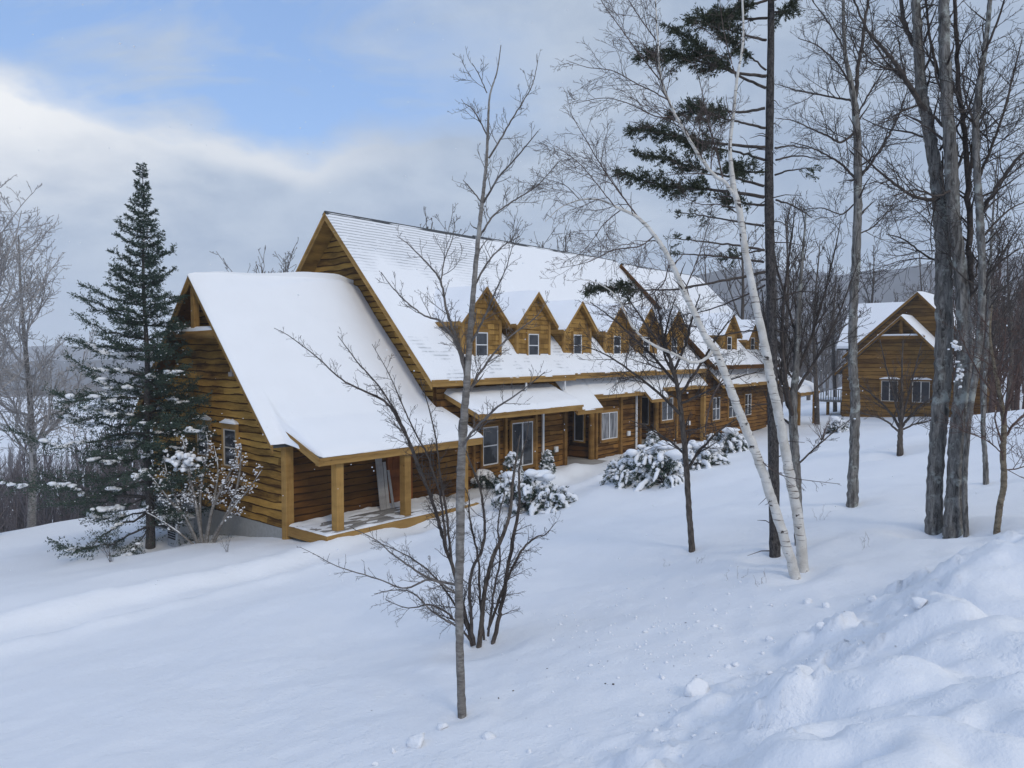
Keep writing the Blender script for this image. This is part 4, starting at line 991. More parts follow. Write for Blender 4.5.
# 1 slender young tree in front of the porch
tree('young_tree', 'slender pale barked young tree standing alone in the snow nearest the viewer', None,
     [(462, 717, 12.5), (460, 660, 12), (459, 600, 12.5), (460, 540, 13), (461, 470, 13), (464, 420, 12), (467, 380, 10.5), (471, 320, 8.5), (474.5, 280, 7.5), (479, 230, 6.5), (483, 195, 5.5), (486.5, 160, 4.5), (488, 125, 3.6), (490, 95, 2.8), (497, 72, 2), (501, 45, 1.2)],
     [([(489, 158, 3.4), (500, 140, 3), (512, 119, 2.5), (524, 100, 2), (533, 83, 1.5), (538, 60, 0.9)], 0.3),
      ([(483.6, 203, 3.4), (498, 178, 3), (517, 157, 2.4), (538, 131, 1.2)], -0.3),
      ([(480, 236, 3.5), (494, 215, 3), (512, 202, 2.4), (538, 185, 1.8), (558, 162, 1)], 0.4),
      ([(488, 137, 2.4), (474, 111, 1.8), (464, 103, 1)], 0.2), ([(487, 93, 1.8), (479, 75, 1.4), (472, 63, 0.8)], -0.2), ([(482, 203, 2.4), (470, 188, 1.8), (463, 180, 1)], 0.1),
      ([(467, 384, 5), (457, 345, 4.2), (441, 322, 3.4), (425, 316, 2.6), (409, 304, 2), (393, 288, 1.6), (381, 272, 1)], -0.3),
      ([(468, 372, 4.6), (455, 335, 4.2), (446, 308, 3.8), (441, 282, 3.2), (431, 268, 2.6), (418, 254, 2), (408, 244, 1.4), (397, 236, 0.9)], 0.35),
      ([(441, 284, 2.4), (444, 262, 2), (452, 240, 1.4), (455, 222, 0.8)], 0.1),
      ([(464, 400, 5), (478, 376, 4), (495, 352, 3), (512, 335, 2.2), (535, 318, 1.4), (548, 300, 0.9)], 0.4),
      ([(470, 345, 4), (484, 318, 3.2), (496, 290, 2.4), (506, 268, 1.6), (514, 240, 0.9)], -0.4),
      ([(475, 285, 3.4), (488, 262, 2.8), (503, 246, 2), (520, 236, 1.2)], 0.25),
      ([(460, 450, 4.6), (474, 430, 4), (494, 410, 3.2), (520, 392, 2.2), (545, 372, 1.3)], -0.5),
      ([(456, 594, 4), (432, 580, 3.2), (405, 588, 2.8), (378, 579, 2.3), (339, 567, 1.8), (318, 556, 1.4), (300, 547, 0.9)], -0.5, 0.7),
      ([(456, 585, 4.2), (429, 578, 3.6), (405, 563, 3), (390, 552, 2.4), (376, 540, 1.7), (352, 528, 1)], 0.5, 0.7),
      ([(456, 626, 3.4), (433, 612, 2.6), (413, 593, 2.2), (395, 590, 1.6), (374, 594, 1)], 0.2, 0.6)],
     'bark_young', 'twig_grey', 11, 0.30, 2.3, 2, 0.26, 8.5, 0.35, 0.42, rmin=0.0014, flare=1.1)

# 2 clump of stems beside it
tree('multistem_tree', 'clump of thin dark stems growing right behind the slender young tree', None,
     [(479, 647, 8), (482, 620, 7), (484, 595, 6.5), (492, 560, 6), (503, 535, 5.4), (510, 512, 5), (513, 480, 4), (517, 455, 2.5), (520, 435, 1.2)],
     [([(493, 647, 7), (498, 620, 6.5), (503, 598, 6), (512, 545, 5.5), (519, 505, 4.6), (519, 470, 3.2), (526, 440, 1.8), (529, 420, 1)], 0.4),
      ([(474, 645, 6), (470, 610, 5.2), (471, 575, 4.8), (483, 545, 4.4), (484, 515, 4), (480, 488, 3.4), (470, 462, 2.4), (462, 440, 1.2)], -0.4),
      ([(472, 646, 5.5), (464, 610, 5.5), (455, 575, 5.6), (445, 545, 5.6), (438, 520, 5.4), (428, 490, 5), (418, 465, 4.6), (408, 440, 4.2), (398, 420, 3.8), (386, 402, 3.8), (362, 390, 3), (341, 379, 2.4), (318, 358, 1.8), (289, 336, 1.2), (274, 328, 0.8)], 0.5, 1.0),
      ([(424, 478, 3.6), (411, 445, 3.4), (400, 420, 3), (391, 404, 2.6), (377, 384, 2.2), (359, 364, 1.8), (347, 348, 1.4), (338, 336, 1)], -0.3),
      ([(446, 545, 3.6), (441, 500, 3.4), (434, 475, 3.2), (427, 455, 2.8), (414, 430, 2.4), (402, 404, 1.9), (390, 376, 1.4), (372, 344, 0.8)], -0.6),
      ([(452, 566, 4), (447, 520, 3.6), (441, 480, 3), (436, 440, 2.4), (428, 405, 1.7), (420, 378, 0.9)], 0.8),
      ([(488, 630, 4.5), (505, 585, 4), (520, 553, 3.6), (535, 538, 2.6), (546, 534, 1.6), (556, 522, 0.9)], 0.7, 1.2),
      ([(484, 640, 4), (480, 600, 3.8), (478, 560, 3.4), (470, 520, 2.8), (468, 495, 1.6), (455, 470, 0.9)], 0.2),
      ([(488, 636, 4), (494, 590, 3.6), (500, 560, 3), (498, 525, 2.4), (505, 490, 1.4)], -0.6),
      ([(470, 640, 3.6), (450, 615, 3), (430, 605, 2.4), (408, 608, 1.6), (386, 600, 0.9)], -0.4, 1.2),
      ([(473, 640, 3.4), (452, 600, 3), (428, 570, 2.4), (400, 552, 1.6), (372, 540, 0.9)], 0.5, 1.2)],
     'bark_brown', 'twig_dark', 12, 0.36, 4.0, 2, 0.32, 7.5, 0.25, 0.3, rmin=0.0015, flare=1.0)

# 3 dark ornamental tree before the second entry
tree('ornamental_tree', 'dark thin trunked tree with a wide tangled crown before the lower roofs', None,
     [(692, 551, 8.5), (689, 511, 8), (686, 462, 8), (682, 421, 7), (677, 385, 6), (671, 362, 5), (664, 340, 4), (660, 318, 3), (655, 295, 2)],
     [([(687, 470, 4.5), (700, 450, 4), (718, 432, 3), (735, 420, 2), (752, 412, 1)], 0.6), ([(686, 455, 4), (668, 440, 3), (648, 428, 2), (630, 420, 1)], 0.5),
      ([(681, 415, 5), (662, 396, 4.2), (640, 378, 3.4), (618, 362, 2.6), (596, 350, 1.8), (572, 344, 1)], -0.5, 1.2), ([(679, 396, 5), (694, 375, 4.2), (708, 352, 3.4), (722, 330, 2.4), (738, 312, 1.3)], 0.6, 1.2),
      ([(677, 384, 5), (656, 360, 4), (634, 338, 3.2), (612, 318, 2.4), (590, 302, 1.4)], 0.7, 1.2), ([(674, 370, 4.4), (686, 344, 3.6), (692, 318, 2.8), (700, 294, 1.6)], -0.7, 1.2),
      ([(670, 358, 4), (650, 330, 3.2), (632, 304, 2.2), (618, 282, 1.2)], -0.4, 1.2), ([(680, 404, 4), (706, 392, 3.2), (730, 380, 2.2), (756, 372, 1.1)], -0.6, 1.2), ([(676, 380, 4), (664, 352, 3.2), (668, 322, 2.4), (676, 296, 1.4)], 0.3, 1.2)],
     'bark_brown', 'twig_dark', 13, 0.60, 3.8, 2, 0.62, 5.2, 0.12, 0.4, rmin=0.0024, flare=1.15)

# 4 white birches
tree('paper_birch', 'white birch trunk standing on the right of the leaning pair, forking high up', 'pair of white birches',
     [(803, 571, 14.5), (799, 525, 14), (791, 481, 13.5), (784, 443, 13), (777, 407, 12.5), (771, 380, 12), (766, 350, 11.5), (756, 305, 10.5), (746, 254, 9.5), (739, 209, 8.5), (734, 190, 8), (731, 165, 6), (730, 145, 5), (733, 117, 4.5), (737, 79, 4), (743, 40, 3.2), (742, -10, 2.6), (741, -70, 1.5)],
     [([(734, 194, 6), (724, 182, 5.6), (712, 173, 5.4), (695, 149, 5), (680, 123, 4.5), (668, 100, 4), (660, 74, 3.2), (658, 44, 2.6), (655, 0, 2), (652, -50, 1.2)], -0.4, 1.1),
      ([(668, 100, 2.6), (652, 91, 2.2), (639, 85, 1.9), (613, 71, 1.5), (586, 67, 1.1), (566, 60, 0.7)], -0.5, 1.1), ([(676, 117, 2.2), (655, 116, 1.8), (630, 104, 1.5), (604, 98, 1.2), (572, 104, 0.7)], 0.4, 1.1),
      ([(660, 80, 2), (640, 55, 1.7), (622, 30, 1.4), (604, 5, 1), (590, -20, 0.6)], -0.4, 1.1), ([(656, 40, 1.8), (636, 12, 1.4), (620, -15, 1)], 0.3, 1.1), ([(723, 180, 2.4), (716, 150, 2.1), (708, 122, 1.7), (702, 92, 1.2), (694, 60, 0.7)], 0.3),
      ([(737, 80, 2), (728, 50, 1.6), (722, 20, 1.2), (718, -15, 0.8)], 0.4), ([(740, 215, 1.8), (722, 205, 1.6), (700, 204, 1.3), (680, 195, 0.8)], 0.5)],
     'bark_birch', 'twig_birch', 21, 0.42, 1.6, 2, 0.50, 6.0, 0.05, 0.5, ang=(22, 55), rmin=0.0017, limb_bark=True, flare=1.05, droop=0.12)
tree('paper_birch', 'white birch leaning far to the left with its top arched over', 'pair of white birches',
     [(795, 578, 14), (785, 541, 13.5), (771, 497, 13), (757, 456, 12.5), (744, 424, 12), (733, 396, 11.5), (725, 375, 11), (716, 352, 10), (706, 338, 9), (694, 312, 8.5), (683, 290, 8), (670, 260, 7), (654, 235, 5.6), (637, 217, 4.4), (618, 208, 3.4), (600, 200, 2.6), (580, 200, 2), (560, 208, 1.3), (545, 222, 0.8)],
     [([(714, 350, 5), (702, 361, 5), (690, 362, 4.8), (672, 353, 4.4), (650, 343, 4), (636, 331, 3.4), (625, 313, 2.8), (617, 297, 2), (600, 284, 1.4), (575, 278, 0.9)], -0.4, 0.6),
      ([(640, 219, 2.4), (622, 196, 2.1), (604, 170, 1.7), (586, 140, 1.3), (570, 112, 0.8)], 0.4, 1.2), ([(654, 236, 2.2), (640, 246, 1.9), (614, 250, 1.5), (588, 262, 1.1), (560, 268, 0.7)], -0.5, 1.2), ([(622, 209, 2), (604, 224, 1.7), (588, 246, 1.3), (570, 262, 0.8)], 0.4, 1.2),
      ([(616, 208, 1.8), (600, 188, 1.5), (580, 164, 1.2), (556, 146, 0.8)], -0.3, 1.2), ([(670, 261, 2), (662, 285, 1.7), (640, 300, 1.3), (612, 306, 0.8)], 0.6, 1.2), ([(684, 292, 2), (694, 268, 1.7), (704, 240, 1.3), (712, 210, 0.8)], -0.4), ([(757, 456, 1.8), (772, 470, 1.4), (792, 478, 1.2), (840, 484, 0.8)], -0.3, 0.4),
      ([(725, 376, 2), (712, 398, 2.6), (707, 420, 2.6), (704, 437, 1.5)], -0.2, 0.3), ([(580, 200, 1.4), (566, 186, 1.1), (550, 180, 0.7)], 0.3, 1.2)],
     'bark_birch', 'twig_birch', 22, 0.52, 2.8, 2, 0.54, 6.2, 0.0, 0.55, ang=(25, 60), rmin=0.0017, limb_bark=True, flare=1.05, droop=0.12)

# 6 grey tree standing behind the birches
tree('vase_tree', 'grey tree behind the white birches with a fan of upswept twiggy branches', None,
     [(799, 545, 11), (797, 480, 11), (794, 440, 12), (793, 400, 11), (796, 370, 9), (798, 330, 7.5), (800, 290, 5.5), (803, 250, 3.6), (806, 215, 1.8)],
     [([(794, 420, 7), (786, 380, 6), (782, 330, 5), (786, 280, 3.6), (792, 235, 2), (796, 200, 1)], -0.5), ([(796, 375, 5), (812, 335, 4.2), (824, 295, 3.2), (834, 255, 2.2), (841, 220, 1.1)], 0.5), ([(795, 392, 5), (816, 360, 4), (834, 325, 3), (848, 290, 2), (858, 262, 1)], -0.4),
      ([(794, 408, 4), (776, 370, 3.4), (766, 330, 2.6), (762, 290, 1.5)], 0.5), ([(797, 465, 3), (815, 448, 2.4), (836, 430, 1.6), (850, 420, 0.9)], 0.4, 0.5), ([(798, 340, 4), (786, 300, 3), (776, 262, 2), (772, 232, 1)], 0.4)],
     'bark_maple', 'twig_dark', 23, 0.85, 3.6, 2, 0.72, 4.2, 0.42, 0.4, ang=(18, 42), rmin=0.0026)

# 7 tall forked tree
tree('forked_tree', 'tall straight grey tree left of the thick maples, forking near the top', None,
     [(852, 506, 13.5), (854, 460, 12.5), (855, 400, 12), (853, 370, 11.5), (853, 320, 11), (856, 260, 11), (858, 183, 10.5), (856, 119, 9), (851, 83, 7), (845, 52, 5), (843, 0, 3.8), (841, -60, 2)],
     [([(855, 100, 6.5), (858, 70, 5.6), (862, 43, 5), (868, 0, 4), (874, -50, 2)], 0.3), ([(857, 130, 4), (842, 142, 3.6), (828, 136, 3), (812, 129, 2.4), (794, 121, 1.6), (775, 118, 0.9)], -0.5), ([(859, 178, 5), (870, 165, 4.4), (880, 150, 3.8), (892, 130, 3.2), (900, 112, 2.4), (908, 88, 1.2)], -0.5),
      ([(853, 101, 3.6), (838, 98, 3), (811, 93, 2.4), (796, 90, 1.8), (776, 84, 1)], 0.5), ([(858, 182, 4), (846, 168, 3.6), (832, 158, 2.8), (812, 148, 2), (790, 142, 1.1)], 0.4), ([(851, 85, 3), (836, 62, 2.5), (818, 46, 1.9), (798, 38, 1.1)], -0.3), ([(844, 48, 2.5), (828, 22, 2), (812, 0, 1.4)], 0.3),
      ([(856, 118, 3), (870, 92, 2.4), (884, 70, 1.8), (896, 44, 1.1)], 0.4), ([(858, 200, 2.6), (842, 214, 2.2), (822, 208, 1.7), (800, 210, 1)], 0.4), ([(857, 235, 2.4), (874, 226, 2), (890, 208, 1.4), (902, 186, 0.9)], 0.3)],
     'bark_maple', 'twig_dark', 24, 0.7, 2.4, 2, 0.75, 5.0, 0.22, 0.5, rmin=0.0024, ws=1.05)

# 8 the three thick maples by the ploughed bank
tree('maple_tree', 'thick rough barked maple, leftmost and darkest of the close trio by the snow bank', 'thick maples standing close together',
     [(934, 531, 17.5), (935, 480, 17.5), (938, 440, 18), (942, 390, 19), (944, 340, 19.5), (944, 290, 19), (943, 240, 17.5), (938, 190, 15.5), (932, 150, 14), (927, 120, 13), (922, 95, 12.5), (919, 60, 11.5), (917, 20, 10.5), (914, -40, 9), (910, -120, 6)],
     [([(932, 120, 8), (918, 100, 7.5), (906, 80, 7), (894, 62, 6), (880, 45, 5), (868, 31, 4), (858, 10, 3), (848, -15, 2)], -0.6), ([(919, 55, 7), (908, 32, 6.4), (902, 10, 6), (897, -25, 4.5), (890, -70, 2.5)], 0.4),
      ([(944, 195, 6), (930, 200, 5.4), (910, 194, 4.6), (890, 180, 3.8), (872, 165, 2.8), (856, 150, 1.6)], -0.7), ([(944, 262, 3.6), (926, 256, 3), (905, 240, 2.2), (886, 234, 1.2)], 0.5), ([(940, 150, 4), (956, 128, 3.4), (970, 104, 2.6), (980, 70, 1.6)], -0.5), ([(930, 140, 3.4), (908, 132, 2.8), (884, 128, 2), (862, 118, 1.2)], 0.6)],
     'bark_maple', 'twig_dark', 31, 0.8, 1.6, 2, 0.85, 4.4, 0.22, 0.5, rmin=0.0024, ws=1.17)
tree('maple_tree', 'thickest deeply furrowed maple, middle trunk of the close trio with snow in its crotch', 'thick maples standing close together',
     [(953, 535, 18.5), (955, 490, 17.5), (957, 440, 16.5), (961, 400, 15.5), (964, 360, 15), (964, 320, 14.5), (960, 270, 13), (954, 220, 12.5), (952, 180, 13.5), (949, 130, 12.5), (946, 80, 12), (944, 30, 11), (944, -30, 9.5), (946, -120, 6)],
     [([(966, 325, 9), (970, 290, 8.6), (970, 240, 8.4), (968, 180, 8), (964, 130, 7.4), (958, 80, 6.6), (956, 20, 5.6), (954, -50, 4)], 0.25), ([(968, 180, 5.4), (976, 130, 5), (981, 95, 4.6), (982, 60, 4.2), (990, 40, 3.6), (1000, 15, 3), (1008, -15, 2)], -0.4), ([(949, 100, 5), (938, 70, 4.4), (930, 40, 3.8), (926, 0, 3)], 0.5),
      ([(952, 190, 4), (936, 196, 3.4), (916, 190, 2.6), (894, 196, 1.6)], -0.6), ([(966, 300, 4), (984, 280, 3.4), (1000, 262, 2.6), (1020, 248, 1.6)], -0.5)],
     'bark_maple', 'twig_dark', 32, 0.8, 1.6, 2, 0.85, 4.4, 0.22, 0.5, rmin=0.0024, ws=1.3)
tree('maple_tree', 'slimmer smooth grey maple, rightmost of the close trio, its limb reaching out right', 'thick maples standing close together',
     [(966, 537, 6), (965, 500, 6), (965, 470, 6.2), (969, 420, 6.6), (976, 370, 7.4), (981, 320, 8), (982, 270, 8), (980, 220, 9), (977, 170, 8.5), (976, 120, 8), (980, 80, 7), (986, 40, 6), (990, 0, 5), (994, -60, 3)],
     [([(983, 212, 6.5), (992, 195, 6), (1003, 178, 5.4), (1016, 160, 4.6), (1032, 146, 3.6), (1050, 130, 2.5)], -0.4), ([(978, 180, 4.4), (990, 150, 4), (1002, 118, 3.4), (1012, 80, 2.6), (1022, 40, 1.6)], 0.5), ([(980, 240, 3.4), (996, 222, 3), (1012, 208, 2.4), (1030, 200, 1.6)], 0.4), ([(977, 130, 3), (966, 100, 2.4), (962, 66, 1.7)], -0.5)],
     'bark_maple', 'twig_dark', 33, 0.75, 2.2, 2, 0.8, 4.6, 0.22, 0.4, rmin=0.0024, ws=1.15)

# 9 slimmer trees at the right edge
tree('small_tree', 'crooked yellow barked small tree at the right edge beside the snow bank', None,
     [(997, 533, 8.5), (1000, 505, 8.2), (1004, 483, 8), (1003, 450, 7.5), (1004, 424, 7), (1000, 395, 5.6), (994, 365, 4.4), (990, 335, 3), (992, 305, 1.6)],
     [([(1003, 440, 4), (1016, 422, 3.4), (1032, 410, 2.6), (1050, 402, 1.6)], 0.4), ([(1003, 425, 4), (1010, 395, 3.4), (1020, 362, 2.6), (1030, 330, 1.6)], -0.4), ([(1000, 400, 3), (982, 378, 2.4), (968, 352, 1.7), (958, 330, 1)], 0.3), ([(1004, 455, 2.4), (986, 440, 2), (966, 432, 1.4), (948, 420, 0.8)], -0.3), ([(1004, 470, 2.2), (1020, 468, 1.8), (1040, 460, 1.3)], 0.3), ([(997, 380, 2.6), (1004, 350, 2), (1006, 318, 1.3)], -0.3)],
     'bark_yellow', 'twig_red', 41, 0.7, 3.6, 2, 0.6, 5.0, 0.2, 0.35, rmin=0.0022, flare=1.1)
tree('grey_tree', 'slim pale grey tree seen between the thick maples and the crooked small tree', None,
     [(986, 484, 7), (985, 455, 6.5), (983, 425, 6.2), (985, 380, 5.6), (988, 330, 4.8), (990, 270, 3.6), (994, 200, 2.4), (998, 150, 1.2)],
     [([(985, 360, 3), (996, 330, 2.4), (1008, 300, 1.8), (1016, 262, 1)], 0.8), ([(987, 330, 2.8), (976, 300, 2.2), (970, 262, 1.3)], -0.8), ([(990, 280, 2.4), (1004, 250, 1.8), (1020, 226, 1)], -0.6)],
     'bark_maple', 'twig_dark', 42, 1.6, 1.8, 2, 1.2, 2.6, 0.3, 0.35, rmin=0.004)
tree('vase_tree', 'small dark vase shaped tree standing before the far house', None,
     [(900, 455, 8), (900, 440, 7), (901, 424, 6), (902, 400, 3.4), (902, 370, 2.2), (903, 340, 1.2)],
     [([(900, 428, 4.5), (890, 412, 3.6), (874, 396, 2.6), (858, 384, 1.6), (846, 376, 0.9)], 0.6), ([(901, 428, 4.5), (912, 414, 3.6), (926, 402, 2.6), (944, 394, 1.4)], -0.6), ([(901, 424, 4), (894, 396, 3), (886, 366, 2), (880, 340, 1)], -0.6), ([(901, 424, 4), (908, 396, 3), (916, 366, 2), (922, 342, 1)], 0.6), ([(900, 432, 3.4), (884, 420, 2.6), (864, 414, 1.6), (846, 412, 0.9)], -0.5), ([(901, 430, 3), (916, 424, 2.4), (934, 420, 1.4)], 0.5)],
     'bark_brown', 'twig_dark', 43, 0.9, 3.0, 2, 0.85, 3.2, 0.3, 0.3, rmin=0.0035, ang=(18, 45))

# ------------------------------------------------------------------ conifers, shrubs, snow lumps
def blob(V_, F_, c_, r, sq, rng, n=8, m_=6, rough=0.22):
    """one lumpy snow blob appended to the lists V_, F_"""
    off = sum(len(v) for v in V_)
    th = np.linspace(0, math.pi, m_); ph = np.arange(n) * 2 * math.pi / n
    a = rng.uniform(0, 9, 3); st = 1 + 0.25 * rng.normal(size=3)
    X_ = np.sin(th)[:, None] * np.cos(ph)[None]; Y_ = np.sin(th)[:, None] * np.sin(ph)[None]; Z_ = np.cos(th)[:, None] * np.ones(n)[None]
    k = 1 + rough * (np.sin(2.3 * X_ * st[0] + a[0]) + np.sin(2.9 * Y_ * st[1] + a[1]) + np.sin(2.6 * Z_ * st[2] + a[2])) / 2 + rough * 0.3 * (rng.random(X_.shape) - 0.5)
    k[0] = k[0].mean(); k[-1] = k[-1].mean()
    P = np.stack([X_ * k * r * st[0], Y_ * k * r * st[1], Z_ * k * r * sq], -1).reshape(-1, 3) + np.asarray(c_)
    V_.append(P)
    i = np.arange(m_ - 1)[:, None] * n; j = np.arange(n)[None]; j2 = (j + 1) % n
    F_.append((np.stack([i + j, i + n + j, i + n + j2, i + j2], -1).reshape(-1, 4)) + off)

def brush(lf, P, R, rng, f0, f1, tl, step, bl, bw, nb, flat=0.35, tip=True, fwd=48, sub=0, wood=None):
    """needle twigs on both sides of a conifer limb; every twig a bottle brush of blades"""
    P = np.asarray(P, float); seg = np.linalg.norm(np.diff(P, axis=0), axis=1); cum = np.r_[0, np.cumsum(seg)]; L = cum[-1]
    n = max(2, int(L * (f1 - f0) / step)); jobs = []
    for i in range(n):
        f = f0 + (f1 - f0) * (i + rng.random()) / n; d = min(f, 0.999) * L; k = min(np.searchsorted(cum, d, 'right') - 1, len(seg) - 1)
        w = (d - cum[k]) / seg[k]; p = P[k] * (1 - w) + P[k + 1] * w; tn = (P[k + 1] - P[k]) / seg[k]
        sd_ = nrm(np.cross(tn, np.array([0, 0, 1.0]))) * (1 if rng.random() < 0.5 else -1)
        a = math.radians(fwd + rng.normal() * 12); dr = nrm(tn * math.cos(a) + sd_ * math.sin(a) + np.array([0, 0, rng.normal() * flat]))
        ln = tl * (0.35 + 0.65 * min(1, (1 - f) * 2.2 + 0.25)) * rng.uniform(0.6, 1.2); jobs.append((p, dr, ln))
        for _ in range(sub):
            q = p + dr * ln * rng.uniform(0.3, 0.8); d2 = nrm(dr + rdir(rng) * 0.8); jobs.append((q, d2, ln * 0.5))
    if tip: jobs.append((P[-1], nrm(P[-1] - P[-2]), tl * 0.5))
    for p, dr, ln in jobs:
        m_ = max(3, int(nb * ln / tl)); u = rng.random(m_); base = p + dr * (u * ln)[:, None]
        q = rng.normal(size=(m_, 3)); q -= (q @ dr)[:, None] * dr; q /= np.linalg.norm(q, axis=1)[:, None]
        bd = dr * 0.75 + q * 0.65; bd /= np.linalg.norm(bd, axis=1)[:, None]
        sv = np.cross(bd, rng.normal(size=(m_, 3))); sv /= np.linalg.norm(sv, axis=1)[:, None]
        tone = np.clip(rng.random() * 0.5 + 0.5 * rng.random(m_), 0, 1)
        lf.leaves(base, bd, np.full(m_, bw) * rng.uniform(0.7, 1.3, m_), np.full(m_, bl) * rng.uniform(0.7, 1.3, m_), sv, tone)
        if wood is not None: wood.add([p, p + dr * ln * 0.8], [0.004, 0.002], 3)

# the spruce at the gable end
def spruce():
    rng = np.random.default_rng(77)
    bp, d = hit(150, 548, terrain); pxm = FPX / d; Ht = (548 - 168) / pxm
    o = empty('spruce_tree', bp, 0, 'tall pointed dark green spruce at the gable end, snow lying on its lower boughs', 'tree')
    tb = Tubes(); zz = np.linspace(-0.4, Ht, 14); rr = np.interp(zz, [-0.4, 0, Ht], [0.17, 0.145, 0.008])
    tb.add(np.stack([0.03 * np.sin(zz * 1.3), 0.03 * np.cos(zz), zz], -1), rr, 10); tr = tb.build('trunk', M['bark_conifer'], o)
    lf = Tubes(); wd_ = Tubes(); SV = []; SF = []
    z = 0.75
    while z < Ht - 0.12:
        h = z / Ht
        base = float(np.interp(h, [0, 0.05, 0.15, 0.3, 0.45, 0.6, 0.75, 0.88, 0.96, 1], [2.5, 3.15, 3.0, 2.55, 1.9, 1.36, 0.84, 0.38, 0.15, 0.04]))
        nbr = 5 if h < 0.2 else (6 if h < 0.8 else 4); a0 = rng.uniform(0, 6.28)
        for k in range(nbr):
            az = a0 + k * 2 * math.pi / nbr + rng.normal() * 0.3
            left = max(0.0, -math.cos(az))
            L = base * rng.uniform(0.5, 1.14) * (1 + 0.30 * left * (1 if h < 0.75 else 0.3)) * (0.84 if (math.cos(az) > 0.2 and h < 0.5) else 1)
            el = float(np.interp(h, [0, 0.3, 0.7, 1], [-0.20, 0.0, 0.35, 0.8])) + rng.normal() * 0.09
            m_ = 8; u = np.linspace(0, 1, m_); dirh = np.array([math.cos(az), math.sin(az), 0])
            P = np.array([0, 0, z]) + dirh * (u * L)[:, None] + np.array([0, 0, 1.0]) * (L * (math.tan(el) * u - 0.30 * u * (1 - h) * u + 0.40 * u ** 4 * (1 - h)))[:, None]
            P[1:] += rng.normal(size=(m_ - 1, 3)) * 0.025 * L
            R = np.linspace(0.010 + 0.010 * L, 0.004, m_); wd_.add(P, R, 4)
            brush(lf, P, R, rng, 0.10 if h > 0.15 else 0.22, 1.0, 0.13 + 0.20 * L, 0.036, 0.075, 0.0128, 17, 0.14, sub=1, fwd=38)
            if h < 0.50 and rng.random() < (0.9 - 1.1 * h) * (1.0 if left > 0.3 else 0.7):
                for _ in range(rng.integers(2, 6)):
                    f = rng.uniform(0.35, 0.95); i = min(int(f * (m_ - 1)), m_ - 2); c_ = P[i] * (1 - (f * (m_ - 1) - i)) + P[i + 1] * (f * (m_ - 1) - i)
                    for q in range(rng.integers(2, 5) + (4 if left > 0.7 else 0)):
                        fq = min(0.96, f + (q - 2) * 0.085 / max(L, 0.3)) * (m_ - 1); iq = int(max(0, min(fq, m_ - 2))); cq = P[iq] + (P[iq + 1] - P[iq]) * (fq - iq)
                        blob(SV, SF, cq + rng.normal(size=3) * 0.03 + np.array([0, 0, 0.04]), rng.uniform(0.06, 0.15), 0.45, rng, 8, 6, 0.35)
            if rng.random() < 0.75:
                for q in range(7):
                    f = rng.uniform(0.3, 1.0); i = min(int(f * (m_ - 1)), m_ - 2); blob(SV, SF, P[i] + rng.normal(size=3) * 0.06 + np.array([0, 0, 0.03]), rng.uniform(0.015, 0.035), 0.6, rng, 6, 5)
        z += float(np.interp(h, [0, 0.5, 1], [0.42, 0.36, 0.22])) * rng.uniform(0.7, 1.3)
    tag(wd_.build('branches', M['bark_conifer'], o), kind='stuff'); lf.build('crown', M['needle'], o, False)
    tag(mesh('snow', np.vstack(SV), np.vstack(SF), M['snow_roof'], o, True), kind='stuff')
    return o
spruce()

